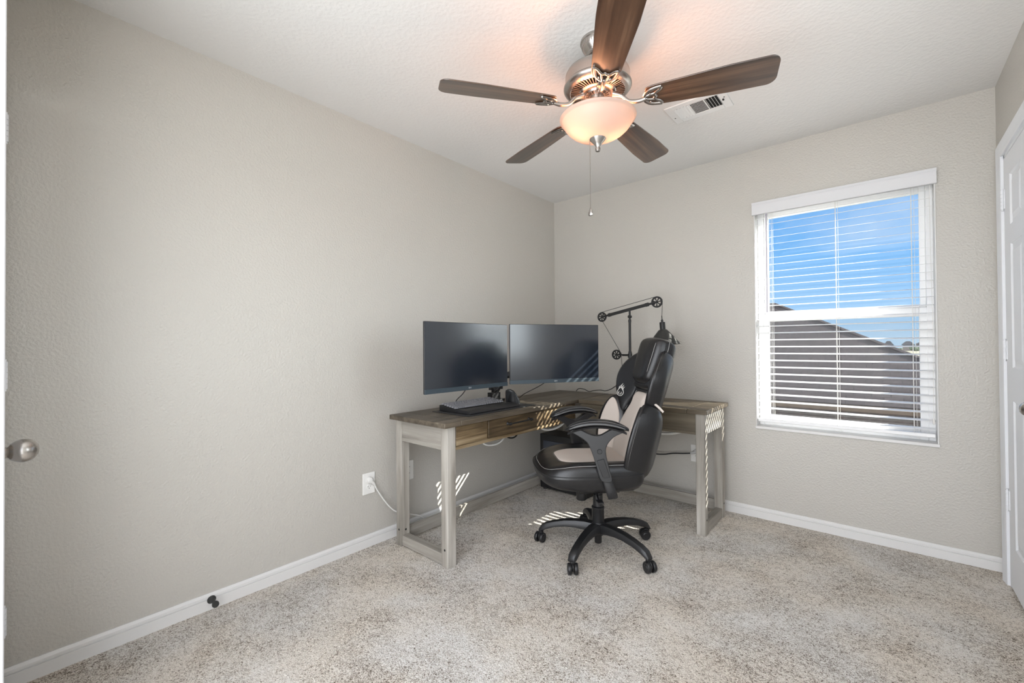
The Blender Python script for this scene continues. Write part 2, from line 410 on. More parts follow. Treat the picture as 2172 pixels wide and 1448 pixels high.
# baluster-like lift cord at the right
bp_(MB().tube([(SX1-.012, -.002, 2.01), (SX1-.010, -.003, 1.6), (SX1-.006, -.004, 1.2), (SX1-.008, -.003, .74)], .0013, 6, smooth=6).lathe([(.002, 0), (.005, .008), (.005, .03), (.002, .036)], 10, Matrix.Translation((SX1-.008, -.003, .706))), 'lift_cord', CORDW, smooth=50)

# ------------------------------------------------------------------ closet door on the right wall
def door_leaf_mesh(width, height, thick, panels):
    """local: face towards -Y at y=0, x 0..width, z 0..height; moulded panels sunk in"""
    mb = MB()
    xs = sorted({0, width}|{p_[0] for p_ in panels}|{p_[1] for p_ in panels})
    zs = sorted({0, height}|{p_[2] for p_ in panels}|{p_[3] for p_ in panels})
    def inside(x, z):
        for p_ in panels:
            if p_[0] < x < p_[1] and p_[2] < z < p_[3]: return True
        return False
    for i in range(len(xs)-1):
        for j in range(len(zs)-1):
            if inside((xs[i]+xs[i+1])/2, (zs[j]+zs[j+1])/2): continue
            mb.add([(xs[i], 0, zs[j]), (xs[i+1], 0, zs[j]), (xs[i+1], 0, zs[j+1]), (xs[i], 0, zs[j+1])], [(0, 1, 2, 3)])
    steps = [(0, 0), (.006, .007), (.020, .007), (.040, .001), (.046, .001)]
    for x0, x1, z0, z1 in panels:
        rings = [[(x0+d, y, z0+d), (x1-d, y, z0+d), (x1-d, y, z1-d), (x0+d, y, z1-d)] for d, y in steps]
        for a_, b_ in zip(rings, rings[1:]):
            mb.add(a_+b_, [(0, 1, 5, 4), (1, 2, 6, 5), (2, 3, 7, 6), (3, 0, 4, 7)])
        mb.add(rings[-1], [(0, 1, 2, 3)])
    mb.add([(0, 0, 0), (width, 0, 0), (width, 0, height), (0, 0, height), (0, thick, 0), (width, thick, 0), (width, thick, height), (0, thick, height)],
           [(0, 1, 5, 4), (1, 2, 6, 5), (2, 3, 7, 6), (3, 0, 4, 7), (4, 5, 6, 7)])
    return mb
def knob_mesh(mt):
    """axis +Z out of the door face"""
    return MB().lathe([(.001, 0), (.032, 0), (.033, .004), (.030, .009), (.014, .012), (.0125, .015), (.015, .019)], 28, mt), \
        MB().lathe([(.001, .015), (.011, .016), (.019, .020), (.0250, .028), (.0285, .038), (.0285, .045), (.0265, .054), (.021, .062), (.012, .068), (.001, .070)], 32, mt)
def hinge_mesh(mt):
    """axis along Z, knuckles protruding towards local -Y"""
    k = MB()
    for i in range(5):
        k.lathe([(.0065, -.045+i*.018+.0006), (.0065, -.045+(i+1)*.018-.0006)], 14, mt @ Matrix.Translation((0, -.006, 0)))
    k.lathe([(.004, -.052), (.004, .052)], 10, mt @ Matrix.Translation((0, -.006, 0)))
    k.box(-.020, .020, -.003, .001, -.0445, .0445, mt)
    return k
dw = .74
pan = [(.115, .325, 1.67, 1.90), (.415, .625, 1.67, 1.90), (.115, .325, 1.02, 1.585), (.415, .625, 1.02, 1.585), (.115, .325, .20, .87), (.415, .625, .20, .87)]
d1 = struct(empty('door_1', (W-.002, DY0-.018, .012), R(-90)))
door_leaf_mesh(dw, 2.0, .035, pan).build('door_panel', DOORW, d1, smooth=20)
kr, kb = knob_mesh(Matrix.Translation((dw-.065, 0, .895)) @ Matrix.Rotation(R(90), 4, 'X'))
h_ = kb.build('door_handle', NICKEL, d1, smooth=50); kr.build('handle_rose', NICKEL, h_, smooth=40)
for z in (.395, 1.10, 1.81): hinge_mesh(Matrix.Translation((-.004, 0, z))).build('hinge', DOORW, d1, smooth=40)
# casing (mitred) and jamb
def casing(name, yo0, yo1, ztop_, xface, sgn, axis):
    """axis 'x': on a wall of constant x, opening along y from yo0 to yo1"""
    prof = [(0, 0), (0, .010), (.010, .014), (.028, .013), (.040, .017), (.054, .018), (.057, .016), (.057, 0)]   # (outward from opening, thickness)
    mb = MB(); rings = []
    for (ya, z, dy_, dz) in ((yo0, 0, 1, 0), (yo0, ztop_, 1, 1), (yo1, ztop_, -1, 1), (yo1, 0, -1, 0)):
        rg = []
        for o_, th in prof:
            yy = ya+(1 if yo0 > yo1 else -1)*dy_*o_; zz = z+dz*o_
            rg.append(Vector((xface+sgn*th, yy, zz)) if axis == 'x' else Vector((yy, xface+sgn*th, zz)))
        rings.append(rg)
    mb.sweep(rings)
    return mb
mbc = casing('trim_1', DY0, DY1, DZ, W, -1, 'x')
mbc.box(W, W+.13, DY0-.016, DY0, 0, DZ).box(W, W+.13, DY1, DY1+.016, 0, DZ).box(W, W+.13, DY1, DY0, DZ-.016, DZ)
struct(mbc.build('trim_1', DOORW, smooth=25))
struct(MB().box(W+.10, W+.12, DY1, DY0, 0, DZ).build('closet_shade_sheet', DARK))  # near-black sheet standing in for the shade inside the closet

# door on the rear wall at the left edge of the view
d2 = struct(empty('door_2', (.092+.60, YR+.002, .012), R(180)))
door_leaf_mesh(.60, 2.0, .035, [(.09, .26, 1.67, 1.90), (.34, .51, 1.67, 1.90), (.09, .26, 1.02, 1.585), (.34, .51, 1.02, 1.585), (.09, .26, .20, .87), (.34, .51, .20, .87)]).build('door_panel', DOORW, d2, smooth=20)
kr, kb = knob_mesh(Matrix.Translation((.062, 0, .882)) @ Matrix.Rotation(R(90), 4, 'X'))
h_ = kb.build('door_handle', NICKEL, d2, smooth=50); kr.build('handle_rose', NICKEL, h_, smooth=40)
for z in (.25, 1.05, 1.86): hinge_mesh(Matrix.Translation((.602, -.006, z))).build('hinge', DOORW, d2, smooth=40)
mbc = casing('trim_2', .089, .695, 2.035, YR-.004, 1, 'y')
struct(mbc.build('trim_2', DOORW, smooth=25))

# ------------------------------------------------------------------ outside
BRICKL = simple('tan exterior wall', (.30, .26, .22), .9)
struct(MB().box(-14, -.151, 0, .16, -3, 5).box(2.862, 6, 0, .16, -3, 5).box(-.151, 2.862, 0, .16, 2.561, 5).box(-.151, 2.862, 0, .16, -3, -.151).build('wall_exterior_shield', BRICKL))  # unseen outer wall, added to keep rear sky light off the neighbouring house
GRASS = simple('dry pale grass field', (.15, .135, .085), .95, var=.25, bscale=.2)
struct(MB().box(-220, 260, .9, 480, -3.2, -3.0).build('ground', GRASS))
# shingles: staggered courses
def shingle():
    m, nb, p = newmat('dark asphalt shingles')
    co = nb.n('ShaderNodeTexCoord').outputs['Object']
    br_ = nb.n('ShaderNodeTexBrick', {'Vector': co, 'Color1': (.022, .017, .018, 1), 'Color2': (.036, .029, .029, 1), 'Mortar': (.005, .0045, .005, 1), 'Scale': 1.0, 'Mortar Size': .012, 'Mortar Smooth': .3, 'Bias': 0.0, 'Brick Width': .34, 'Row Height': .145}, offset=.37)
    nz = nb.n('ShaderNodeTexNoise', {'Vector': co, 'Scale': 60.0, 'Detail': 2.0})
    c = nb.mix(nb.m('MULTIPLY', nz.outputs[0], .5), br_.outputs[0], (.044, .037, .038))
    nb.nt.links.new(c, p.inputs['Base Color']); p.inputs['Roughness'].default_value = .95; p.inputs['Specular IOR Level'].default_value = .08
    bpn = nb.n('ShaderNodeBump', {'Height': br_.outputs[1], 'Strength': .5, 'Distance': .01, }); bpn.invert = True
    nb.nt.links.new(bpn.outputs[0], p.inputs['Normal'])
    return m
SHING = shingle()
BRICK, nb, p = newmat('brown brick')
co = nb.n('ShaderNodeTexCoord').outputs['Object']
mp = nb.n('ShaderNodeMapping', {'Vector': co, 'Rotation': (R(90), 0, 0)}).outputs[0]
br_ = nb.n('ShaderNodeTexBrick', {'Vector': mp, 'Color1': (.035, .021, .019, 1), 'Color2': (.065, .042, .038, 1), 'Mortar': (.16, .155, .15, 1), 'Scale': 1.0, 'Mortar Size': .008, 'Brick Width': .21, 'Row Height': .075})
nb.nt.links.new(br_.outputs[0], p.inputs['Base Color']); p.inputs['Roughness'].default_value = .95; p.inputs['Specular IOR Level'].default_value = .08
FASC = simple('brown fascia board', (.07, .048, .032), .8, spec=.1)
house = empty('neighbouring_house', (-2, 6.5, -3.0)); tag(house, 'one-storey brick house with a dark shingled hip roof just outside the window', 'house')
EY, EZ = 9.43, -.304; slope = .42
RY = 16.48; RZ = EZ+slope*(RY-EY); EXc = 4.97; RX = -.98
def hb(mb, name, m, **k):
    o = mb.build(name, m, house, **k); o.matrix_parent_inverse = Matrix.Translation(-Vector(house.location)); return o
# front slope as its own object with plane-aligned coordinates for the courses
L = math.hypot(RY-EY, RZ-EZ)
fs = MB().prism([(-14, 0), (EXc, 0), (RX, L), (-14, L)], .05)
o = fs.build('roof_slope', SHING, house); o.location = Vector((0, EY, EZ))-Vector(house.location); o.rotation_euler = (math.atan(slope), 0, 0)
sd = MB().add([(EXc, EY, EZ+.04), (EXc, 2*RY-EY, EZ+.04), (RX, RY, RZ+.05)], [(0, 1, 2)]).add([(-14, 2*RY-EY, EZ), (EXc, 2*RY-EY, EZ), (RX, RY, RZ), (-14, RY, RZ)], [(0, 1, 2, 3)])
hb(sd, 'roof_slope', SHING)
hb(MB().tube([(-14, RY, RZ+.06), (RX, RY, RZ+.06)], .09, 6, flat=.5).tube([(RX, RY, RZ+.06), (EXc, EY, EZ+.06)], .09, 6, flat=.5), 'ridge_cap', SHING)
hb(MB().box(-14, EXc, EY-.02, EY+.02, EZ-.115, EZ+.03).box(-14, EXc-.05, EY, EY+.5, EZ-.115, EZ-.06), 'fascia', FASC)
hb(MB().box(-14, EXc-.5, EY+.45, EY+.6, -3.0, EZ-.07).box(EXc-.65, EXc-.5, EY+.45, 2*RY-EY-.5, -3.0, EZ-.07), 'brick_wall', BRICK)
# far houses and trees along the horizon
HW = simple('distant house wall', (.10, .088, .08), .9); HR = simple('distant roof', (.03, .03, .034), .9, spec=.1)
TREE = simple('distant tree foliage', (.045, .065, .035), .95, var=.5, bscale=1.2); TRK = simple('distant tree trunk', (.08, .06, .04), .9)
def far_house(x, y, w_, d_, h_, rh, lab):
    r_ = empty('distant_house', (x, y, -3.0)); tag(r_, lab, 'house', 'houses on the horizon')
    MB().box(-w_/2, w_/2, -d_/2, d_/2, 0, h_).build('wall', HW, r_)
    e = .6; a_ = w_*.2
    MB().add([(-w_/2-e, -d_/2-e, h_), (w_/2+e, -d_/2-e, h_), (w_/2+e, d_/2+e, h_), (-w_/2-e, d_/2+e, h_), (-a_, 0, h_+rh), (a_, 0, h_+rh)],
             [(0, 1, 5, 4), (1, 2, 5), (2, 3, 4, 5), (3, 0, 4), (0, 3, 2, 1)]).build('roof', HR, r_)
far_house(-2.7, 310, 6.0, 6, 3.0, 2.3, 'leftmost dark-roofed house on the horizon, just past the roof hip')
far_house(4.3, 312, 3.6, 6, 2.7, 2.6, 'narrow peaked house on the horizon, behind the bushy trees')
far_house(12.1, 310, 4.2, 6, 3.1, 2.0, 'third dark-roofed house on the horizon, left of the rightmost one')
far_house(18.6, 316, 6.2, 6, 3.4, 1.4, 'wide flat-roofed house furthest right on the horizon')
def far_tree(x, y, r_, lab):
    t_ = empty('distant_tree', (x, y, -3.0)); tag(t_, lab, 'tree', 'bushy trees on the horizon')
    MB().cyl((0, 0, 0), (0, 0, r_), .25, 7).build('trunk', TRK, t_)
    bm = bmesh.new(); rnd = random.Random(int(x*10)+99)
    for q in range(9):
        mtx = Matrix.Translation((rnd.uniform(-.75, .75)*r_, rnd.uniform(-.4, .4)*r_, r_*(.75+rnd.uniform(-.3, .45)))) @ Matrix.Scale(r_*rnd.uniform(.35, .6), 4)
        bmesh.ops.create_icosphere(bm, subdivisions=2, radius=1, matrix=mtx)
    for v in bm.verts: v.co += Vector((rnd.uniform(-1, 1), rnd.uniform(-1, 1), rnd.uniform(-1, 1)))*r_*.07
    me = bpy.data.meshes.new('foliage'); bm.to_mesh(me); bm.free(); me.materials.append(TREE)
    o = bpy.data.objects.new('foliage', me); C.objects.link(o); o.parent = t_
far_tree(1.9, 297, 1.2, 'small pale bushy tree at the left end of the horizon tree row')
far_tree(5.0, 298, 1.8, 'wide bushy tree in the middle left of the horizon row')
far_tree(8.2, 300, 1.3, 'low dark bush between the two wide trees on the horizon')
far_tree(14.3, 297, 1.9, 'widest bushy tree near the right end of the horizon row')
far_tree(17.8, 299, 1.5, 'rightmost low tree of the horizon row at the window edge')

# ------------------------------------------------------------------ ceiling fan
FC = Vector((1.357, -1.622, 0))
fan = empty('ceiling_fan', (FC.x, FC.y, H)); tag(fan, 'brushed nickel ceiling fan with five walnut blades and a lit frosted bowl light', 'ceiling fan')
T = lambda z: Matrix.Translation((0, 0, z-H))
MB().lathe([(.001, 0), (.068, 0), (.070, -.004), (.070, -.012), (.066, -.015), (.064, -.026), (.058, -.040), (.047, -.050), (.044, -.054), (.044, -.060), (.038, -.066), (.001, -.066)], 40).build('canopy', NICKEL, fan, smooth=35)
cr_ = MB()
for k in range(40):
    a = 2*PI*k/40; cr_.tube([(.0655*math.cos(a), .0655*math.sin(a), -.016), (.0615*math.cos(a), .0615*math.sin(a), -.032)], .0016, 5)
cr_.build('canopy_fluting', NICKEL, fan, smooth=60)
MB().cyl((0, 0, 2.385-H), (0, 0, 2.30-H), .0125).lathe([(.028, 2.318-H), (.026, 2.335-H), (.014, 2.345-H)], 24).build('downrod', NICKEL, fan, smooth=40)
MB().lathe([(.001, 0), (.085, 0), (.112, -.006), (.128, -.016), (.134, -.028), (.135, -.068), (.139, -.072), (.142, -.077), (.142, -.082), (.138, -.088), (.126, -.096), (.118, -.098)], 56, T(2.318), cap=False).build('motor_housing', NICKEL, fan, smooth=35)
# vented lower plate: rings joined by radial ribs over a dark inside
MB().lathe([(.001, -.088), (.120, -.086), (.120, -.080)], 40, T(2.318)).build('motor_core', DARK, fan, smooth=40)
vp = MB()
vp.lathe([(.126, -.096), (.113, -.100), (.113, -.096)], 56, T(2.318), cap=False)
vp.lathe([(.079, -.104), (.074, -.108), (.062, -.110), (.055, -.108), (.055, -.100), (.079, -.100)], 48, T(2.318), cap=False)
for k in range(56):
    a = 2*PI*k/56
    vp.box(.076, .115, -.0022, .0022, -.1035, -.098, T(2.318) @ Matrix.Rotation(a, 4, 'Z'))
vp.build('vent_plate', NICKEL, fan, smooth=35)
hp = MB().lathe([(.055, -.108), (.052, -.116), (.030, -.118), (.030, -.150), (.050, -.154), (.052, -.164), (.046, -.170), (.001, -.170)], 36, T(2.318))
for k in range(20):
    a = 2*PI*k/20; hp.box(.034, .051, -.002, .002, -.122, -.114, T(2.318) @ Matrix.Rotation(a, 4, 'Z'))
hp.build('switch_housing', NICKEL, fan, smooth=35)
# blades and irons
BZ = 2.156-H
def blade_poly():
    pts = []
    L0, L1 = .195, .665
    def hw(x): return .052+(.0695-.052)*min(1, (x-L0)/.30)
    for i in range(7):
        a = PI/2+ PI*i/12; pts.append((L0+.022+.022*math.cos(a), (hw(L0)-.022)+.022*math.sin(a)))
    up = pts
    lo = [(x, -y) for x, y in reversed(up)]
    outl = []
    for i in range(9):
        a = -PI/2+ (PI/2)*i/8; outl.append((L1-.035+.035*math.cos(a), -(hw(L1)-.035)+.035*math.sin(a)))
    out2 = [(x, -y) for x, y in reversed(outl)]
    mid_lo = [(x, -hw(x)) for x in (.25, .32, .40, .50, .60)]
    mid_up = [(x, hw(x)) for x in (.60, .50, .40, .32, .25)]
    return lo+mid_lo+outl+out2+mid_up+up
bpoly = blade_poly()
for k in range(5):
    ang = R(-53.5+72*k)
    Mz = Matrix.Rotation(ang, 4, 'Z'); Mp = Matrix.Rotation(R(-12), 4, 'X')
    o = MB().prism(bpoly, .0055).build('blade', BLADE, fan, bevel=.0015)
    o.matrix_local = Mz @ Matrix.Translation((0, 0, BZ)) @ Mp
    mi = MB(); TT = Matrix.Translation((0, 0, BZ-.0045)) @ Mp
    def q(pts, r_, **kw):
        m2 = MB(); m2.tube(pts, r_, 8, **kw); m2.v = [TT @ v for v in m2.v]; mi.v, off_ = mi.v+m2.v, len(mi.v); mi.f += [[i+off_ for i in f_] for f_ in m2.f]
    # crescent with inner web
    q([(.258, .045, 0), (.238, .043, 0), (.214, .036, 0), (.196, .020, 0), (.190, 0, 0), (.196, -.020, 0), (.214, -.036, 0), (.238, -.043, 0), (.258, -.045, 0)], .0078, smooth=5, flat=.5)
    q([(.258, .045, 0), (.252, .032, 0), (.236, .020, 0), (.230, .008, 0), (.236, 0, 0), (.230, -.008, 0), (.236, -.020, 0), (.252, -.032, 0), (.258, -.045, 0)], .0062, smooth=5, flat=.5)
    q([(.192, .006, 0), (.212, .012, 0), (.232, .016, 0)], .0058, smooth=3, flat=.6)
    q([(.192, -.006, 0), (.212, -.012, 0), (.232, -.016, 0)], .0058, smooth=3, flat=.6)
    mi.tube([(.195, 0, BZ-.006), (.165, 0, BZ-.010), (.13, 0, BZ-.002), (.10, 0, BZ+.026), (.066, 0, BZ+.042)], [.008, .0085, .0075, .009, .013], 10, smooth=5)
    for sx, sy in ((.214, .022), (.214, -.022), (.20, 0)): mi.lathe([(.004, -.004), (.003, -.006), (.001, -.0065)], 8, TT @ Matrix.Translation((sx, sy, 0)))
    o = mi.build('blade_iron', NICKEL, fan, smooth=50); o.matrix_local = Mz
# bowl shade
bo = MB().lathe([(.150, 2.1112-H), (.156, 2.1120-H), (.160, 2.1074-H), (.158, 2.1021-H), (.151, 2.0991-H), (.149, 2.0953-H), (.146, 2.0915-H), (.141, 2.0801-H), (.131, 2.0664-H), (.115, 2.0512-H), (.094, 2.0375-H), (.066, 2.0269-H), (.036, 2.0208-H), (.010, 2.0185-H),
                 (.010, 2.0216-H), (.036, 2.0238-H), (.064, 2.0299-H), (.091, 2.0406-H), (.111, 2.0535-H), (.127, 2.0679-H), (.137, 2.0808-H), (.142, 2.0922-H), (.146, 2.1006-H), (.150, 2.1112-H)], 56, cap=False)
bo.build('glass_shade', BOWL, fan, smooth=50)
MB().cyl((0, 0, 2.15-H), (0, 0, 2.02-H), .005, 10).build('shade_rod', NICKEL, fan, smooth=50)
MB().lathe([(.001, 2.034-H), (.034, 2.026-H), (.035, 2.022-H), (.030, 2.014-H), (.017, 2.000-H), (.010, 1.990-H), (.009, 1.984-H), (.011, 1.982-H), (.011, 1.972-H), (.008, 1.968-H), (.001, 1.968-H)], 32).build('finial', NICKEL, fan, smooth=35)
BULB = simple('frosted bulb', (.9, .85, .8), .4)
for s_ in (-1, 1):
    mt = Matrix.Translation((s_*.052, 0, 2.082-H))
    MB().lathe([(.012, .040), (.012, .028), (.022, .014), (.026, 0), (.022, -.014), (.012, -.023), (.001, -.026)], 20, mt).build('bulb', BULB, fan, smooth=60)
for s_ in (-1, 1):
    pl = bpy.data.lights.new('fan_bulb_light', 'POINT'); pl.energy = 4.4; pl.color = (1.0, .43, .22); pl.shadow_soft_size = .03
    po = bpy.data.objects.new('fan_bulb_light', pl); C.objects.link(po); po.parent = fan; po.location = (s_*.055*math.cos(.8), s_*.055*math.sin(.8), 2.085-H)
# bulbs must not swallow their own lamps: keep glass thin and light beside them
bb = None
ch = MB(); cx_, cy_ = -.030, -.012
z = 2.150
ch.tube([(cx_, cy_, 2.155-H), (cx_-.002, cy_, 2.02-H), (cx_, cy_, 1.735-H)], .0009, 5)
for i in range(62): 
    zz = 1.735+i*.0046-H
    ch.lathe([(.0004, -.0016), (.0017, 0), (.0004, .0016)], 6, Matrix.Translation((cx_, cy_, zz)))
ch.build('pull_chain', NICKEL, fan, smooth=60)
MB().lathe([(.001, .036), (.003, .034), (.006, .026), (.0105, .013), (.0115, .006), (.0095, .001), (.001, 0)], 20, Matrix.Translation((cx_, cy_, 1.698-H)) @ Matrix.Scale(.6, 4, (0, 1, 0))).build('chain_fob', NICKEL, fan, smooth=40)

# ------------------------------------------------------------------ ceiling vent
VENT = simple('white vent metal', (.78, .78, .77), .4)
ve = empty('air_vent', (1.517, -.805, H)); tag(ve, 'white rectangular ceiling register beyond the fan blades', 'vent')
vx, vy = .152, .100
f_ = MB()
gx0, gx1, gy0, gy1 = -.112, .112, -.062, .062
f_.box(-vx, gx0, -vy, vy, -.006, 0).box(gx1, vx, -vy, vy, -.006, 0).box(gx0, gx1, -vy, gy0, -.006, 0).box(gx0, gx1, gy1, vy, -.006, 0)
f_.box(-.036, -.030, gy0, gy1, -.007, 0).box(.040, .046, gy0, gy1, -.007, 0)
f_.build('frame', VENT, ve, bevel=.0015)
MB().box(gx0, gx1, gy0, gy1, -.0008, 0).build('duct_shade_sheet', DARK, ve)  # thin near-black sheet in place of the shade up the duct
for k in range(5):
    x = gx0+.008+k*.0165; MB().box(-.0075, .0075, gy0, gy1, -.0006, .0006, Matrix.Translation((x, 0, -.005)) @ Matrix.Rotation(R(-28), 4, 'Y')).build('louvre', VENT, ve)
for k in range(10):
    y = gy0+.006+k*.0124; MB().box(-.030, .040, -.0038, .0038, -.0006, .0006, Matrix.Translation((0, y, -.0045)) @ Matrix.Rotation(R(38), 4, 'X')).build('louvre', VENT, ve)
for k in range(5):
    x = .052+k*.0145; MB().box(-.0045, .0045, gy0, gy1, -.0006, .0006, Matrix.Translation((x, 0, -.005)) @ Matrix.Rotation(R(60), 4, 'Y')).build('louvre', VENT, ve)
for x, y in ((-.135, .03), (.135, -.02)): MB().lathe([(.004, -.0062), (.003, -.0075), (.001, -.0078)], 10, Matrix.Translation((x, y, 0))).build('screw', DARK, ve)
MB().box(.122, .130, -.006, .004, -.012, -.006).build('lever', DARK, ve)

# ------------------------------------------------------------------ L-shaped desk
desk = empty('desk', (.34, -.9, 0)); tag(desk, 'L-shaped corner desk with grey-brown plank top and whitewashed legs', 'desk')
def dk(mb, name, m, par=None, **k):
    o = mb.build(name, m, par or desk, **k)
    if par is None: o.matrix_parent_inverse = Matrix.Translation(-Vector(desk.location))
    return o
TZ0, TZ1 = .729, .756
# left run planks (breadboard end at the near side)
tp = MB(); tp.box(.100, .584, -1.812, -1.700, TZ0, TZ1)
for i in range(3):
    x0 = .100+i*.1613; tp.box(x0+.0004, x0+.1613-.0006, -1.6992, -.085, TZ0, TZ1)
dk(tp, 'tabletop', TOPW, bevel=.0035)
tp = MB(); tp.box(1.352, 1.468, -.556, -.080, TZ0, TZ1)
for i in range(3):
    y0 = -.556+i*.1587; tp.box(.5875, 1.3512, y0+.0004, y0+.1587-.0006, TZ0, TZ1)
dk(tp, 'tabletop', TOPX, bevel=.0035)
def leg(x0, x1, y0, y1): dk(MB().box(x0, x1, y0, y1, 0, TZ0), 'leg', LEGW, bevel=.002)
leg(.502, .555, -1.768, -1.712); leg(.103, .154, -1.768, -1.712)
leg(1.396, 1.449, -.530, -.480); leg(1.396, 1.449, -.165, -.112)
leg(.103, .154, -.165, -.112)
dk(MB().box(.154, .502, -1.764, -1.742, .603, TZ0), 'apron', RAILX, bevel=.0015)
dk(MB().box(1.424, 1.446, -.480, -.165, .603, TZ0), 'apron', RAILY, bevel=.0015)
dk(MB().box(.154, .502, -1.764, -1.718, .006, .062), 'bottom_rail', RAILX, bevel=.002)
dk(MB().box(1.402, 1.446, -.480, -.165, .006, .062), 'bottom_rail', RAILY, bevel=.002)
dk(MB().box(.112, .134, -1.712, -.165, .022, .092), 'stretcher', RAILY, bevel=.002)
dk(MB().box(.154, 1.396, -.138, -.116, .035, .105), 'stretcher', RAILX, bevel=.002)
# front of the left run: fixed panels, drawer, lower moulding
dk(MB().box(.520, .545, -1.712, -.53, .640, TZ0).box(.523, .549, -1.712, -.53, .598, .616).box(.520, .545, -1.712, -.53, .616, .6395), 'apron', FRONTW, bevel=.0025)
for y0, y1 in ((-1.706, -1.472), (-.925, -.585)): dk(MB().box(.545, .5535, y0, y1, .622, .722), 'front_panel', FRONTW, bevel=.002)
dr = dk(MB().box(.545, .556, -1.462, -.937, .622, .722), 'drawer', FRONTW, bevel=.003)
hn = MB()
for y in (-1.300, -1.098):
    hn.v += [Vector(v) for v in []]
    hn.lathe([(.010, 0), (.0115, .003), (.008, .006), (.005, .010), (.005, .026)], 16, Matrix.Translation((.556, y, .684)) @ Matrix.Rotation(R(90), 4, 'Y'))
    hn.lathe([(.0062, -.012), (.0088, -.008), (.0088, .008), (.0062, .012)], 14, Matrix.Translation((.582, y, .684)) @ Matrix.Rotation(R(90), 4, 'X'))
hn.cyl((.582, -1.315, .684), (.582, -1.083, .684), .0050, 12)
hd = hn.build('handle', BLKMET, dr, smooth=40); hd.matrix_parent_inverse = Matrix.Identity(4)
dk(MB().box(.585, 1.396, -.524, -.500, .600, TZ0).box(.585, 1.396, -.530, -.524, .600, .616), 'apron', FRONTX, bevel=.002)
dk(MB().box(.154, 1.396, -.150, -.130, .640, TZ0).box(.112, .134, -1.712, -.165, .640, TZ0), 'apron', RAILX)
for x, y, mt in ((.128, -1.7685, 0), (.5285, -1.7685, 0), (1.4495, -.138, 1), (1.4495, -.505, 1), (.1545, -1.74, 1)):
    Mx = Matrix.Translation((x, y, .090)) @ (Matrix.Rotation(R(90), 4, 'X') if not mt else Matrix.Rotation(R(90), 4, 'Y'))
    dk(MB().lathe([(.006, 0), (.0058, .0008), (.001, .001)], 12, Mx), 'bolt', DARK)

# ------------------------------------------------------------------ monitors
def monitor(name, p0, p1, label, tilt_b, logo=True):
    """p0,p1: world bottom-left and bottom-right of the front (seen from the front); z from p0/p1"""
    p0 = Vector(p0); p1 = Vector(p1); mid = (p0+p1)/2; d = (p1-p0); d.z = 0
    a = math.atan2(d.y, d.x)
    r_ = empty(name, mid, a); tag(r_, label, 'monitor', 'monitors on the corner desk')
    w2 = .306; h2 = .364
    # local: x to the right, -y towards the viewer
    MB().box(-w2, w2, 0, .012, 0, h2).build('housing', BLKPLAS, r_, bevel=.003)
    MB().box(-.19, .19, .010, .042, .06, .30).build('rear_cover', BLKPLAS, r_, bevel=.012)
    MB().box(-w2+.003, w2-.003, -.0012, 0, .024, h2-.0025).build('screen', SCR, r_)
    c = MB().box(-w2, w2, -.002, .001, 0, .0235).build('chin', BEZEL, r_, bevel=.0008)
    # maker's mark: ring mark and two letters
    LG = simple('light grey print', (.62, .64, .66), .5)
    lg = MB(); R0 = .0036
    ring = [(R0*math.cos(2*PI*k/14)-.008, -.0026, .012+R0*math.sin(2*PI*k/14)) for k in range(14)]
    lg.tube(ring, .0006, 5, closed=True)
    lg.box(-.0025, -.0017, -.0027, -.002, .0088, .0152).box(-.0025, .0010, -.0027, -.002, .0088, .0096)
    g_ = [(.0068, -.0027, .0142), (.0050, -.0027, .0150), (.0030, -.0027, .0135), (.0030, -.0027, .0105), (.0050, -.0027, .0090), (.0068, -.0027, .0100), (.0068, -.0027, .0120), (.0052, -.0027, .0120)]
    lg.tube(g_, .0005, 5)
    lg.build('brand_mark', LG, r_)
    return r_, a
m1, a1 = monitor('monitor', (.548, -1.908, .9055), (.556, -1.298, .9115), 'left wide black monitor facing the room, nearest the camera', 0)
m2, a2 = monitor('monitor', (.556, -1.279, .9120), (.862, -.743, .9170), 'right wide black monitor angled across the desk corner', 0)

# dual monitor arm on the back edge
arm = empty('monitor_arm', (.155, -.985, TZ1)); tag(arm, 'black dual monitor arm clamped to the back edge of the desk', 'monitor arm')
def ap(mb, name, m, **k):
    o = mb.build(name, m, arm, **k); o.matrix_parent_inverse = Matrix.Translation(-Vector(arm.location)); return o
ap(MB().box(.105, .205, -1.045, -.925, TZ1, TZ1+.016), 'base_plate', BLKPLAS, bevel=.004)
ap(MB().box(.088, .0995, -1.03, -.94, .690, TZ1+.016).box(.088, .16, -1.01, -.96, .690, .700), 'clamp', BLKPLAS, bevel=.002)
ap(MB().cyl((.155, -.985, TZ1+.016), (.155, -.985, TZ1+.19), .019).box(.130, .180, -1.025, -.945, TZ1+.016, TZ1+.060).box(.160, .186, -1.045, -.925, .838, .888), 'post', BLKPLAS, smooth=40)
for (e1, e2, t_) in (((.300, -1.32, .955), (.488, -1.60, 1.07), m1), ((.330, -.90, .955), (.628, -.965, 1.07), m2)):
    q_ = MB().tube([(.155, -.985, .925), e1], .020, 10, flat=1.2).tube([e1, e2], [.022, .018], 10, flat=1.4).cyl((e1[0], e1[1], .925), (e1[0], e1[1], .985), .024).tube([(.165, -.985, .80), (.19, -.985+(.07 if e1[1] > -1 else -.07), .905)], .013, 8)
    ap(q_, 'arm_link', BLKPLAS, smooth=50)
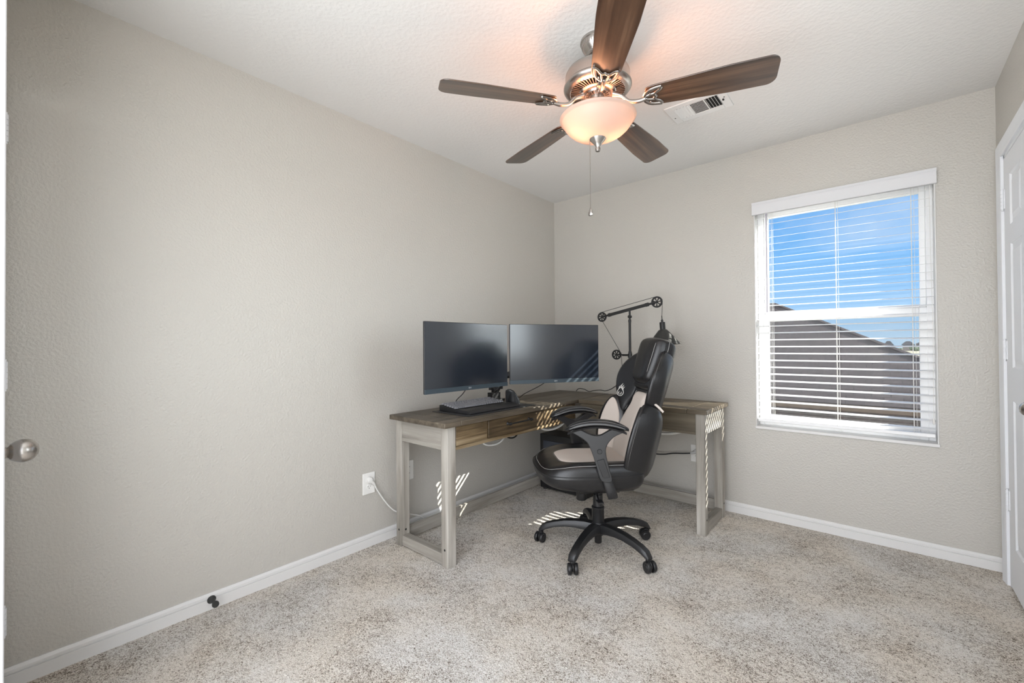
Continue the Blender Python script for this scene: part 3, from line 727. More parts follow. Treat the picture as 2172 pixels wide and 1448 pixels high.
for c_, a_ in (((.5125, -1.603, 1.09), a1), ((.671, -1.0285, 1.09), a2)):
    ap(MB().box(-.05, .05, 0, .012, -.05, .05, Matrix.Translation((c_[0]-(-math.sin(a_))*0, c_[1], c_[2])) @ Matrix.Rotation(a_, 4, 'Z')).cyl((c_[0], c_[1], c_[2]), (c_[0]-.03*math.sin(a_), c_[1]+.03*math.cos(a_), c_[2]-.015), .016), 'mounting_plate', BLKPLAS, smooth=40)
# hanging display cables behind the screens
tag(MB().tube([(.48, -1.52, .96), (.36, -1.47, .87), (.25, -1.425, .815), (.195, -1.40, .775), (.17, -1.39, .760)], .0028, 7, smooth=6).build('monitor_cable', CORDB, smooth=60), 'thin black cable hanging from under the left monitor to the desk', 'cable')
tag(MB().tube([(.52, -1.32, .92), (.36, -1.16, .87), (.24, -1.08, .83), (.195, -1.055, .785)], .0028, 7, smooth=6).build('monitor_cable', CORDB, smooth=60), 'black cable beside the monitor arm, running down behind the screens', 'cable')
tag(MB().tube([(.66, -1.02, .93), (.56, -1.00, .88), (.40, -.94, .82), (.30, -.88, .778), (.22, -.83, .760)], .0026, 7, smooth=6).build('monitor_cable', CORDB, smooth=60), 'black cable curving from under the right monitor behind the mouse', 'cable')

# ------------------------------------------------------------------ desk mat, keyboard, mouse
MATM = simple('black desk mat', (.012, .013, .016), .55, spec=.6)
tag(MB().box(.215, .530, -1.592, -.985, TZ1, TZ1+.0035).build('desk_mat', MATM, bevel=.0015), 'thin black mat lying on the desk under the keyboard', 'desk mat')
KZ = TZ1+.0035
kbd = empty('keyboard', (.30, -1.325, KZ)); tag(kbd, 'black full-size keyboard with pale grey keycaps on the mat', 'keyboard')
bd = MB().prism([(-.075, 0), (.075, 0), (.075, .014), (-.075, .034)], .440)
bd.v = [Vector((v.x, v.z-.220, v.y)) for v in bd.v]
bd.build('case', BLKPLAS, kbd, bevel=.002)
KEYS = simple('grey keycap', (.27, .27, .29), .4)
rows = 6; cols = 21
for r_ in range(rows):
    x = -.060+r_*.0215+(0 if r_ == 0 else .004)
    y = -.212
    widths = {0: [1]*21, 1: [1]*21, 2: [1]*21, 3: [1.5]+[1]*12+[1.5]+[1]*6, 4: [2]+[1]*11+[2]+[1]*6, 5: [1.3, 1.2, 1.2, 6, 1.2, 1.2, 1.2, 1]+[1]*7}[r_]
    tot = sum(widths); u_ = .424/tot
    for wd in widths:
        w_ = wd*u_
        if kbd.get('n', 0) < 100:
            zt = .0365-(.020)*(x+.075)/.15
            kk = MB().sweep([[Vector((x-.0080, y+.0018, zt)), Vector((x+.0080, y+.0018, zt)), Vector((x+.0080, y+w_-.0018, zt)), Vector((x-.0080, y+w_-.0018, zt))],
                             [Vector((x-.0058, y+.0042, zt+.009)), Vector((x+.0058, y+.0042, zt+.0082)), Vector((x+.0058, y+w_-.0042, zt+.0082)), Vector((x-.0058, y+w_-.0042, zt+.009))]])
            if kbd.get('cnt', 0) < 99: kk.build('key', KEYS, kbd); kbd['cnt'] = kbd.get('cnt', 0)+1
            else:
                if 'rest' not in globals(): rest = MB()
                rest.add(kk.v, kk.f)
        y += w_
if 'cnt' in kbd: del kbd['cnt']
if 'rest' in globals(): ro = rest.build('keys', KEYS, kbd); ro['kind'] = 'stuff'
wr = MB().prism([(.378, 0), (.492, 0), (.494, .006), (.485, .014), (.455, .0185), (.395, .0200), (.380, .018)], .440)
wr.v = [Vector((v.x, v.z-1.545, v.y+KZ)) for v in wr.v]
tag(wr.build('wrist_rest', simple('black padded leatherette', (.016, .016, .018), .48), bevel=.002), 'long black padded wrist rest in front of the keyboard', 'wrist rest')
# upright mouse
ms = empty('computer_mouse', (.375, -1.035, KZ), R(20)); tag(ms, 'black vertical computer mouse standing right of the keyboard', 'mouse')
rings = []
for i in range(12):
    t_ = i/11; z = .100*t_
    wy = .034*(1-.62*t_**1.3); wx = .050*(1-.50*t_**1.8)*(1 if t_ < .97 else .7)
    if i == 0: wy *= .96; wx *= .96
    cy_m = .040*t_**1.7; cx_m = -.012*t_
    sc_ = 1 if t_ < .9 else (1-(t_-.9)/.1*.45)
    rings.append([Vector((cx_m+wx*sc_*math.cos(2*PI*k/24), -.006+cy_m*-1+wy*sc_*math.sin(2*PI*k/24)+.006, z)) for k in range(24)])
MB().sweep(rings).build('body', simple('satin dark grey plastic', (.035, .037, .040), .30), ms, smooth=60)
MB().sweep([[Vector((.0+(.044-.02*(i/7)**2)*math.cos(a_)*.98-.006*i/7*.8, -.028*(i/7)**1.6+(.036*(1-.5*(i/7)**1.5))*math.sin(a_), .012+.075*i/7)) for a_ in [R(-150+q*10) for q in range(13)]+[R(-30-q*10) for q in range(1)]] for i in range(8)], cap=False).build('side_button', BLKPLAS, ms, smooth=60)

# ------------------------------------------------------------------ pulley lamp
LP = Vector((.868, -.300, TZ1))
lamp = empty('desk_lamp', LP); tag(lamp, 'black pulley arm desk lamp with a cone shade behind the chair', 'lamp')
def lpz(z): return z-TZ1
MB().lathe([(.001, 0), (.090, 0), (.092, .003), (.092, .019), (.088, .023), (.001, .024)], 40).build('base', BLKMET, lamp, smooth=35)
MB().cyl((0, 0, .02), (0, 0, lpz(1.10)), .0115).cyl((0, 0, lpz(1.10)), (0, 0, lpz(1.330)), .0090).cyl((0, 0, lpz(1.055)), (0, 0, lpz(1.085)), .0155).cyl((0, 0, lpz(1.312)), (0, 0, lpz(1.332)), .0105).build('pole', BLKMET, lamp, smooth=40)
kn = MB().lathe([(.012, -.010), (.013, -.006), (.013, .006), (.012, .010)], 20, Matrix.Translation((0, 0, lpz(1.352))) @ Matrix.Rotation(R(90), 4, 'X')).cyl((0, 0, lpz(1.33)), (0, 0, lpz(1.398)), .007)
kn.build('pivot_knob', BLKMET, lamp, smooth=40)
P1 = Vector((-.225, 0, lpz(1.361))); P2 = Vector((.203, 0, lpz(1.445))); P3 = Vector((-.107, 0, lpz(1.076)))
ax = (P2-P1).normalized(); ay = Vector((0, 1, 0)); az = ax.cross(ay)
Mb = Matrix((ax, ay, az)).transposed().to_4x4(); Mb.translation = P1
LL = (P2-P1).length
MB().box(.060, LL-.060, -.006, .006, -.011, .011, Mb).box(.055, .075, -.008, .008, -.0125, .0125, Mb).box(LL-.085, LL-.060, -.008, .008, -.0125, .0125, Mb)\
    .box(-.004, .065, -.011, -.008, -.006, .006, Mb).box(-.004, .065, .008, .011, -.006, .006, Mb).box(LL-.065, LL+.004, -.011, -.008, -.006, .006, Mb).box(LL-.065, LL+.004, .008, .011, -.006, .006, Mb).build('arm', BLKMET, lamp, bevel=.001)
def wheel(c, rad):
    mt = Matrix.Translation(c) @ Matrix.Rotation(R(90), 4, 'X')
    w_ = MB().lathe([(rad*.72, -.005), (rad*.98, -.005), (rad, -.003), (rad*.93, 0), (rad, .003), (rad*.98, .005), (rad*.72, .005), (rad*.70, 0), (rad*.72, -.005)], 36, mt, cap=False)
    w_.lathe([(.001, -.010), (.007, -.010), (.009, -.004), (.009, .004), (.007, .010), (.001, .010)], 16, mt)
    for k in range(7):
        a = 2*PI*k/7+.2
        w_.prism([(.006, -.0022), (rad*.75, -.0050), (rad*.75, .0050), (.006, .0022)], .005, mt @ Matrix.Rotation(a, 4, 'Z') @ Matrix.Translation((0, 0, -.0025)))
    w_.build('pulley_wheel', BLKMET, lamp, smooth=40)
wheel(P1, .037); wheel(P2, .040); wheel(P3, .037)
MB().box(-.107, -.012, -.011, -.007, lpz(1.071), lpz(1.081)).box(-.06, 0, -.006, .006, lpz(1.066), lpz(1.076)).build('bracket', BLKMET, lamp, bevel=.001)
u_ = az
MB().tube([P1+u_*.036+ax*-.0, P2+u_*.038], .0019, 6).tube([P1-Vector((.0, 0, .036))+Vector((.006, 0, 0)), P3+Vector((.026, 0, .027)), P3+Vector((.037, 0, .006)), (P3.x+.040, 0, P3.z-.045), (P3.x+.047, 0, lpz(.965))], .0019, 6, smooth=3)\
    .tube([P2+Vector((.034, 0, .018)), P2+Vector((.039, 0, 0)), P2+Vector((.0335, 0, -.105))], .0019, 6, smooth=3).build('cable', CORDB, lamp, smooth=60)
MB().cyl((P3.x+.047, 0, lpz(.965)), (P3.x+.047, 0, lpz(.945)), .006).build('cable_grip', BLKMET, lamp, smooth=50)
shx = P2.x+.039
sh = Vector((shx, 0, lpz(1.263)))
Ms = Matrix.Translation(sh) @ Matrix.Rotation(R(-4), 4, 'Y')
MB().lathe([(.003, .085), (.003, .060), (.008, .055), (.008, .040), (.018, .040), (.019, .036), (.019, -.012), (.001, -.012)], 28, Ms).build('lamp_holder', BLKMET, lamp, smooth=40)
MB().lathe([(.019, -.010), (.028, -.014), (.060, -.052), (.094, -.098), (.109, -.114), (.108, -.117), (.092, -.101), (.058, -.055), (.026, -.017), (.018, -.013)], 44, Ms, cap=False).build('lamp_shade', SHADEMET, lamp, smooth=50)
MB().lathe([(.001, -.012), (.012, -.014), (.014, -.030), (.028, -.060), (.026, -.075), (.014, -.086), (.001, -.088)], 20, Ms).build('bulb', simple('unlit frosted bulb', (.75, .73, .7), .3), lamp, smooth=60)
wire = [(.60, -.41, .759), (.53, -.30, .763), (.50, -.18, .790), (.60, -.15, .766), (.70, -.20, .800)]
# cord waving from the desk corner up to the cable grip
cpts = [(.300, -.130, .762), (.325, -.125, .785), (.38, -.13, .783), (.43, -.14, .768), (.48, -.15, .780), (.55, -.17, .790), (.60, -.18, .788), (.66, -.21, .805), (.70, -.23, .825), (.745, -.26, .850), (.79, -.29, .885), (.805, -.30, .93), (.808, -.30, .95)]
MB().tube([Vector(q_)-LP for q_ in cpts], .0030, 7, smooth=5).build('power_cord', CORDB, lamp, smooth=60)

# ------------------------------------------------------------------ computer tower
tw = empty('computer_tower', (.38, -.345, 0)); tag(tw, 'black computer tower on the carpet under the desk corner', 'computer')
MB().box(-.225, .215, -.100, .100, .012, .440).build('case', BLKPLAS, tw, bevel=.004)
MB().box(-.190, .180, -.103, -.1005, .060, .390).build('side_window', simple('smoked side glass', (.05, .058, .075), .18, bump=0), tw)
for sx in (-.19, .18):
    for sy in (-.08, .08): MB().cyl((sx, sy, 0), (sx, sy, .013), .014).build('foot', RUBBER, tw, smooth=40)

# ------------------------------------------------------------------ outlets, plugs and cords
def outlet(name, loc, rz, label, lower_only=False):
    r_ = empty(name, loc, rz); tag(r_, label, 'outlet')
    # local: face towards -y, x right
    MB().box(-.039, .039, -.006, 0, -.061, .061).build('wall_plate', PLATEM, r_, bevel=.003)
    for s_ in (1, -1):
        c = s_*.0195
        f_ = MB().lathe([(.001, 0), (.0172, 0), (.0165, .0022), (.001, .0022)], 28, Matrix.Translation((0, -.006, c)) @ Matrix.Rotation(R(90), 4, 'X') @ Matrix.Scale(.84, 4, (0, 1, 0))).build('socket_face', PLATEM, r_, smooth=40)
        MB().box(-.0075, -.0055, -.0087, -.0080, c-.001, c+.007).box(.0052, .0072, -.0087, -.0080, c-.001, c+.006).lathe([(.0024, 0), (.001, .0007)], 10, Matrix.Translation((0, -.0082, c-.0075)) @ Matrix.Rotation(R(90), 4, 'X')).build('slots', DARK, r_)
    MB().lathe([(.0028, 0), (.001, .001)], 10, Matrix.Translation((0, -.0062, 0)) @ Matrix.Rotation(R(90), 4, 'X')).build('screw', NICKEL, r_)
    return r_
outlet('wall_outlet', (0, -1.886, .360), R(90), 'white duplex outlet on the left wall with a cord plugged in')
outlet('wall_outlet', (0, -1.612, .374), R(90), 'white wall plate partly hidden behind the desk leg')
outlet('wall_outlet', (1.232, 0, .360), R(0), 'white outlet on the back wall behind the right desk leg')
pc = empty('power_cord', (0.008, -1.886, .380)); tag(pc, 'white cord with flat plug hanging from the left wall outlet', 'cord')
MB().lathe([(.001, 0), (.017, 0), (.018, .003), (.0175, .015), (.014, .018), (.001, .018)], 28, Matrix.Rotation(R(90), 4, 'Y')).tube([(.009, .006, -.006), (.011, .020, -.020), (.011, .030, -.032)], [.012, .009, .0055], 10, smooth=4).build('plug', CORDW, pc, smooth=50)
MB().tube([(.011, .028, -.030), (.014, .040, -.060), (.020, .075, -.120), (.030, .115, -.178), (.038, .150, -.213), (.05, .19, -.232), (.052, .26, -.262), (.050, .32, -.290), (.046, .36, -.330), (.05, .37, -.372)], .0042, 9, smooth=6).build('cord', CORDW, pc, smooth=60)
bc = empty('power_cord', (1.245, -.010, .380)); tag(bc, 'black cord with pale plug in the back wall outlet', 'cord')
MB().box(-.018, .013, -.030, 0, -.018, .016).tube([(-.01, -.018, -.002), (-.032, -.026, -.012), (-.045, -.03, -.016)], [.013, .011, .006], 8).build('plug', simple('clear grey plug', (.55, .54, .53), .3), bc, bevel=.003)
MB().tube([(-.042, -.03, -.015), (-.09, -.04, -.022), (-.16, -.05, -.030), (-.23, -.06, -.046), (-.30, -.06, -.050), (-.38, -.06, -.020), (-.44, -.07, .06), (-.47, -.10, .24)], .0048, 8, smooth=6).build('cord', CORDB, bc, smooth=60)
# loops of cable hanging under the desktop
tag(MB().tube([(.40, -1.40, .63), (.40, -1.35, .555), (.40, -1.27, .528), (.40, -1.18, .540), (.40, -1.09, .62)], .0065, 8, smooth=8).build('hanging_cable', CORDW, smooth=60), 'white cable sagging under the drawer of the desk', 'cable')
tag(MB().tube([(.36, -1.14, .62), (.36, -1.08, .542), (.36, -.99, .532), (.36, -.91, .62)], .005, 8, smooth=8).tube([(.37, -1.12, .62), (.37, -1.05, .555), (.37, -.96, .57), (.37, -.90, .64)], .004, 8, smooth=8).build('hanging_cable', CORDB, smooth=60), 'black cables sagging under the drawer left of the chair', 'cable')
tag(MB().tube([(.42, -.86, .63), (.43, -.78, .560), (.45, -.68, .545), (.48, -.60, .575), (.50, -.56, .64)], .008, 8, smooth=8).build('hanging_cable', CORDW, smooth=60), 'white cable sagging under the desk corner behind the chair arm', 'cable')
tag(MB().tube([(.82, -.30, .63), (.92, -.28, .560), (1.05, -.28, .532), (1.18, -.28, .545), (1.30, -.28, .60), (1.33, -.28, .64)], .010, 8, smooth=8).build('hanging_cable', CORDW, smooth=60), 'white cable sagging below the right wing of the desk', 'cable')

# door stop on the left baseboard
ds = empty('door_stop', (.0125, -2.660, .043)); tag(ds, 'small black door stop fixed to the left baseboard', 'door stop')
MB().lathe([(.001, 0), (.0165, 0), (.017, .003), (.011, .010), (.0075, .016), (.0065, .048), (.009, .050)], 24, Matrix.Rotation(R(90), 4, 'Y')).build('mount', RUBBER, ds, smooth=40)
MB().lathe([(.008, .048), (.0125, .050), (.0135, .055), (.0125, .062), (.001, .064)], 24, Matrix.Rotation(R(90), 4, 'Y')).build('rubber_tip', RUBBER, ds, smooth=40)

# ------------------------------------------------------------------ chair
CH_ANG = 226.0
CHC = Vector((1.027, -1.064, 0))
chair = empty('gaming_chair', CHC, R(CH_ANG-90)); tag(chair, 'black and beige faux leather gaming chair on five casters by the desk', 'chair')
# star base, legs and casters (local frame: +Y forward, +X the sitter's right)
a0 = 204.5-(CH_ANG-90)
for k in range(5):
    a = R(a0+72*k); ux = Vector((math.cos(a), math.sin(a), 0)); uy = Vector((-math.sin(a), math.cos(a), 0))
    rings = []
    for t_, zc, hw_, hh in ((.030, .118, .034, .030), (.075, .127, .032, .026), (.13, .129, .029, .022), (.19, .125, .0265, .0195), (.25, .113, .0245, .018), (.295, .098, .024, .0185), (.325, .083, .0235, .018), (.341, .068, .019, .010)):
        c_ = ux*t_+Vector((0, 0, zc)); rg = []
        for x, y in ((-1, -.7), (-1, .1), (-.72, .85), (-.2, 1), (.2, 1), (.72, .85), (1, .1), (1, -.7), (.6, -1), (-.6, -1)):
            rg.append(c_+uy*hw_*x+Vector((0, 0, hh*y)))
        rings.append(rg)
    MB().sweep(rings).tube([ux*.06+uy*.010+Vector((0, 0, .1475)), ux*.13+uy*.0095+Vector((0, 0, .1475)), ux*.19+uy*.009+Vector((0, 0, .141)), ux*.25+uy*.007+Vector((0, 0, .1285)), ux*.285+Vector((0, 0, .118)), ux*.25-uy*.007+Vector((0, 0, .1285)), ux*.19-uy*.009+Vector((0, 0, .141)), ux*.13-uy*.0095+Vector((0, 0, .1475)), ux*.06-uy*.010+Vector((0, 0, .1475))], .0016, 5, smooth=3)\
        .build('base_leg', BLKPLAS, chair, smooth=45, bevel=.0015)
    cs = empty('caster', ux*.330); cs.parent = chair; cs.rotation_euler = (0, 0, a+R([70, 35, -20, 160, 95][k]))
    MB().cyl((0, 0, .045), (0, 0, .078), .0075).box(-.012, .014, -.010, .010, .036, .062).lathe([(.020, -.004), (.020, .004)], 18, Matrix.Translation((.012, 0, .036)) @ Matrix.Rotation(R(90), 4, 'X')).build('caster_housing', BLKPLAS, cs, smooth=40, bevel=.002)
    for s_ in (-1, 1):
        MB().lathe([(.001, -.009), (.012, -.010), (.016, -.007), (.0265, -.0085), (.0285, -.006), (.0285, .006), (.0265, .0085), (.001, .0085)], 28, Matrix.Translation((.012, s_*.0165, .0285)) @ Matrix.Rotation(R(90*s_), 4, 'X')).build('caster_wheel', BLKPLAS, cs, smooth=40)
MB().lathe([(.001, .100), (.032, .100), (.036, .106), (.040, .140), (.036, .150), (.030, .152), (.001, .152)], 32).build('hub', BLKPLAS, chair, smooth=40)
MB().lathe([(.001, .032), (.019, .032), (.020, .036), (.020, .075), (.030, .078), (.031, .100), (.001, .100)], 28).build('gas_lift_foot', BLKPLAS, chair, smooth=40)
MB().lathe([(.034, .150), (.0345, .225), (.036, .228), (.036, .234), (.032, .238), (.028, .240), (.0265, .305), (.022, .306), (.022, .335)], 32, cap=False).build('gas_lift', BLKPLAS, chair, smooth=40)
me_ = MB().box(-.085, .085, -.10, .13, .335, .372).box(-.16, .16, -.06, .06, .360, .378).box(-.12, .12, .06, .15, .362, .378)
me_.build('tilt_mechanism', BLKPLAS, chair, bevel=.006)
MB().lathe([(.001, -.062), (.026, -.062), (.029, -.057), (.027, 0), (.001, 0)], 24, Matrix.Translation((0, .095, .340))).build('tension_knob', BLKPLAS, chair, smooth=40)
MB().tube([(-.08, .03, .352), (-.16, .05, .348), (-.22, .06, .346)], .0045, 8).box(-.26, -.215, .045, .075, .341, .350).build('height_lever', BLKPLAS, chair, smooth=40)
MB().tube([(.02, .16, .372), (.00, .19, .352), (-.03, .20, .345), (-.04, .17, .352), (-.02, .15, .372)], .0022, 6, smooth=5).build('wire', simple('bare grey wire', (.4, .4, .38), .4), chair, smooth=60)

# cushions -------------------------------------------------------------
def smooth_outline(pts, k=6): return [tuple(q_) for q_ in catmull([Vector((x, y, 0)) for x, y in pts], k, True)]
RAD = [1.0, .992, .97, .93, .87, .78, .66, .52, .36, .18]
def pillow(pts, front, back_, fmap, k=6, cen=None, p=3.2, lim=None):
    """outline pts (a,b); front/back(a,b)->full thickness to either side; fmap(a,b,d)->Vector; d>0 towards the sitter"""
    ol = smooth_outline(pts, k) if k else pts
    n = len(ol); cx0 = cen[0] if cen else sum(q_[0] for q_ in ol)/n; cy0 = cen[1] if cen else sum(q_[1] for q_ in ol)/n
    mb = MB(); vv = []; ff = []
    def layer(sgn, fn):
        base = len(vv)
        for r_ in RAD:
            for q_ in ol:
                a_ = cx0+(q_[0]-cx0)*r_; b_ = cy0+(q_[1]-cy0)*r_
                d = fn(a_, b_)*(1-r_**(p*2))**.5
                vv.append(fmap(a_, b_, sgn*d))
        vv.append(fmap(cx0, cy0, sgn*fn(cx0, cy0)))
        for j in range(len(RAD)-1):
            for i in range(n):
                i2 = (i+1) % n; f4 = (base+j*n+i, base+j*n+i2, base+(j+1)*n+i2, base+(j+1)*n+i)
                ff.append(f4 if sgn > 0 else f4[::-1])
        j = len(RAD)-1; ce = len(vv)-1
        for i in range(n):
            i2 = (i+1) % n; f3 = (base+j*n+i, base+j*n+i2, ce)
            ff.append(f3 if sgn > 0 else f3[::-1])
        return base
    b1 = layer(1, front); b2 = layer(-1, back_)
    for i in range(n):
        i2 = (i+1) % n; ff.append((b1+i, b1+i2, b2+i2, b2+i))
    mb.add(vv, ff)
    return mb, ol
def piping(ol, fmap, dfn, r_=.0016, sc=1.0, cen=(0, 0), closed=True):
    pts = [fmap(cen[0]+(q_[0]-cen[0])*sc, cen[1]+(q_[1]-cen[1])*sc, dfn(q_[0], q_[1])) for q_ in ol]
    return MB().tube(pts, r_, 5, closed=closed)

# seat ---------------------------------------------------------------
SY = .062       # the seat sits a little ahead of the column
def seat_map(a, b_, d): return Vector((a, b_+SY, .468+d))
seat_o = [(-.235, -.235), (-.262, -.10), (-.268, .06), (-.250, .19), (-.200, .262), (-.11, .292), (0, .298), (.11, .292), (.200, .262), (.250, .19), (.268, .06), (.262, -.10), (.235, -.235), (.12, -.250), (-.12, -.250)]
def seat_top(a, b_):
    e = max(0, (abs(a)-.13)/.13); bol = .036*min(1, e)**1.2*(1-max(0, (b_-.10)/.2)*.6)
    return .054+bol-.030*max(0, (b_-.12)/.18)**2+.006*(1-abs(a)/.27)
def seat_bot(a, b_): return .088-.030*max(0, (b_-.05)/.24)
mb, ol = pillow(seat_o, seat_top, seat_bot, seat_map, p=5.5)
mb.build('seat', BLKLEA, chair, smooth=70)
ins_o = [(-.135, -.23), (-.150, -.05), (-.150, .09), (-.105, .165), (0, .178), (.105, .165), (.150, .09), (.150, -.05), (.135, -.23)]
def ins_top(a, b_): return .010
ol2 = smooth_outline(ins_o)
def ins_map(a, b_, d): return Vector((a, b_+SY, .468+seat_top(a, b_)*(.985)+d-.001))
mb, ol2 = pillow(ins_o, lambda a, b_: .007, lambda a, b_: .004, ins_map, p=5)
mb.build('seat_insert', BEIGE, chair, smooth=70)['label'] = 'beige fabric insert of the seat'
pp = piping(ol2, ins_map, lambda a, b_: .001, .0011, 1.02)
front_line = [q_ for q_ in ol if True]
pp2 = MB().tube([seat_map(q_[0]*.93, q_[1]*.93, seat_top(q_[0]*.93, q_[1]*.93)*(1-.93**11)**.5+.0006) for q_ in ol], .0010, 5, closed=True)
pp.add(pp2.v, pp2.f).build('seat_piping', STITCH, chair, smooth=60)
sm = MB().tube([seat_map(q_[0]*1.0005, q_[1]*1.0005, .012) for q_ in ol], .0018, 6, closed=True); sm.build('seat_seam', DARK, chair, smooth=60)

# back ---------------------------------------------------------------
BK0 = Vector((0, -.170, .455))            # foot of the backrest
LEAN = R(17)
s_dir = Vector((0, -math.sin(LEAN), math.cos(LEAN))); n_dir = Vector((0, math.cos(LEAN), math.sin(LEAN)))
def back_map(a, s_, d): return BK0+Vector((a, 0, 0))+s_dir*s_+n_dir*d
# wrap: surface curves towards the sitter at the sides
def wrap(a): return .30*max(0, abs(a)-.10)**1.25
def bm_wrap(a, s_, d): return back_map(a, s_, d+wrap(a)*1.35)
# black core
core_o = [(-.165, -.03), (-.185, .12), (-.180, .28), (-.215, .40), (-.230, .49), (-.190, .58), (-.130, .64), (0, .66), (.130, .64), (.190, .58), (.230, .49), (.215, .40), (.180, .28), (.185, .12), (.165, -.03), (0, -.045)]
mb, olc = pillow(core_o, lambda a, s_: .030, lambda a, s_: .035, bm_wrap, p=4)
mb.build('backrest', BLKLEA, chair, smooth=70)
# beige lumbar panel
lum_o = [(-.110, .00), (-.128, .12), (-.112, .26), (-.085, .38), (-.070, .425), (0, .432), (.070, .425), (.085, .38), (.112, .26), (.128, .12), (.110, .00), (0, -.01)]
mb, oll = pillow(lum_o, lambda a, s_: .022+.030*max(0, 1-((s_-.15)/.2)**2), lambda a, s_: .01, lambda a, s_, d: bm_wrap(a, s_, d+.030), p=4)
mb.build('lumbar_panel', BEIGE, chair, smooth=70)['label'] = 'beige fabric panel down the middle of the back'
piping(oll, lambda a, s_, d: bm_wrap(a, s_, d), lambda a, s_: .036, .0011, 1.03, (0, .2)).build('back_piping', STITCH, chair, smooth=60)
# bridge below the headrest
mb, _ = pillow([(-.115, .455), (-.125, .50), (-.10, .57), (0, .58), (.10, .57), (.125, .50), (.115, .455), (0, .445)], lambda a, s_: .030, lambda a, s_: .01, lambda a, s_, d: back_map(a, s_, d+.028), p=3)
mb.build('upper_back_panel', BLKLEA, chair, smooth=70)
MB().box(-.075, .075, -.004, .004, -.006, .006, Matrix.Translation(back_map(0, .440, .036)) @ Matrix.Rotation(LEAN, 4, 'X')).build('slot_shade_bar', DARK, chair, bevel=.002)  # no cut-out here: a dark bar stands for the shaded gap
for sx in (-1, 1):
    # shoulder wing
    wo = [(sx*x, y) for x, y in ((.105, .44), (.140, .35), (.165, .285), (.200, .33), (.245, .41), (.262, .50), (.240, .58), (.190, .645), (.130, .675), (.100, .57))]
    wm = lambda a, s_, d: back_map(a, s_, d+.012+.56*max(0, abs(a)-.11))
    mb, olw = pillow(wo, lambda a, s_: .026, lambda a, s_: .070, wm, p=3.5)
    mb.build('shoulder_wing', BLKLEA, chair, smooth=70)
    q_ = piping(olw, wm, lambda a, s_: .004, .0010, .985, (sx*.17, .52))
    q_.build('wing_piping', STITCH, chair, smooth=60)
    # lower bolster: beige inside face, black outside
    lo_ = [(sx*x, y) for x, y in ((.135, .015), (.140, .15), (.150, .26), (.185, .335), (.225, .375), (.262, .34), (.285, .25), (.280, .12), (.245, .01), (.190, -.03))]
    lm = lambda a, s_, d: back_map(a, s_, d+.030+.72*max(0, abs(a)-.15))
    mb, oll2 = pillow(lo_, lambda a, s_: .030, lambda a, s_: .110, lm, p=3.5)
    mb.build('side_bolster', BLKLEA, chair, smooth=70)
    io = [(sx*x, y) for x, y in ((.140, .04), (.146, .15), (.158, .25), (.190, .322), (.222, .352), (.246, .31), (.258, .22), (.250, .12), (.222, .03), (.180, .0))]
    mb, olb = pillow(io, lambda a, s_: .006, lambda a, s_: .02, lambda a, s_, d: lm(a, s_, d+.029), p=4)
    if sx > 0: mb.build('bolster_insert', BEIGE, chair, smooth=70)['label'] = 'beige fabric face of the side bolster'
    else: mb.build('bolster_insert', BLKLEA, chair, smooth=70)
    piping(oll2, lm, lambda a, s_: -.002, .0010, .99, (sx*.20, .17)).build('bolster_piping', STITCH, chair, smooth=60)
# grey band on the near side between shoulder wing and bolster
MB().tube([back_map(-.212, .392, .055), back_map(-.232, .380, .028), back_map(-.240, .360, -.005)], .009, 8, smooth=4, flat=.7).build('side_band', BEIGE, chair, smooth=60)
# headrest
hd_o = [(-.090, .490), (-.118, .545), (-.130, .640), (-.127, .715), (-.104, .742), (0, .752), (.104, .742), (.127, .715), (.130, .640), (.118, .545), (.090, .490), (0, .472)]
hm = lambda a, s_, d: back_map(a, s_, d+.030)
mb, olh = pillow(hd_o, lambda a, s_: .064-.012*max(0, abs(a)-.06)/.06, lambda a, s_: .080, hm, p=5)
mb.build('headrest', BLKLEA, chair, smooth=70)
hs = MB()
for sx in (-1,):
    hs.tube([hm(sx*.084, .50, .042), hm(sx*.102, .56, .0505), hm(sx*.111, .63, .0520), hm(sx*.108, .70, .0495), hm(sx*.100, .726, .040), hm(sx*.094, .738, .012)], .0009, 5, smooth=5)
hs.add(*(lambda t_: (t_.v, t_.f))(MB().tube([hm(q_[0]*1.0, q_[1], -.020) for q_ in olh], .0009, 5, closed=True)))
hs.build('headrest_piping', STITCH, chair, smooth=60)
# emblem on the far shoulder wing: flame-topped drop with a leaf inside
def emb(pts, cx_=.192, cy_=.404, s_=1.2):
    out_ = []
    for x, y in pts:
        a_ = cx_+x*s_; b_ = cy_+y*s_
        out_.append(back_map(a_, b_, .012+.56*(a_-.11)+.0265))
    return out_
em = MB()
em.tube(emb([(.000, -.026), (.013, -.022), (.018, -.008), (.014, .006), (.004, .016), (-.006, .010), (-.014, .002), (-.017, -.010), (-.011, -.022)]), .0022, 6, smooth=4, closed=True)
for x0, y0, x1, y1 in ((.004, .014, -.002, .040), (-.004, .010, -.010, .034), (-.010, .004, -.016, .026), (.012, .008, .008, .026)):
    em.tube(emb([(x0, y0), ((x0+x1)/2+.003, (y0+y1)/2), (x1, y1)]), [.0036, .0028, .0004], 6, smooth=3)
em.tube(emb([(-.001, -.020), (-.006, -.012), (-.003, -.004)]), [.001, .003, .0006], 6, smooth=3).tube(emb([(.003, -.020), (.009, -.013), (.008, -.004)]), [.001, .0032, .0006], 6, smooth=3)
em.build('emblem', simple('white printed emblem', (.72, .70, .66), .6), chair, smooth=60)
# small side tag on the near bolster
MB().box(-.004, .004, -.001, .001, -.011, .011, Matrix.Translation(back_map(-.262, .155, .075))).build('fabric_tag', STITCH, chair)
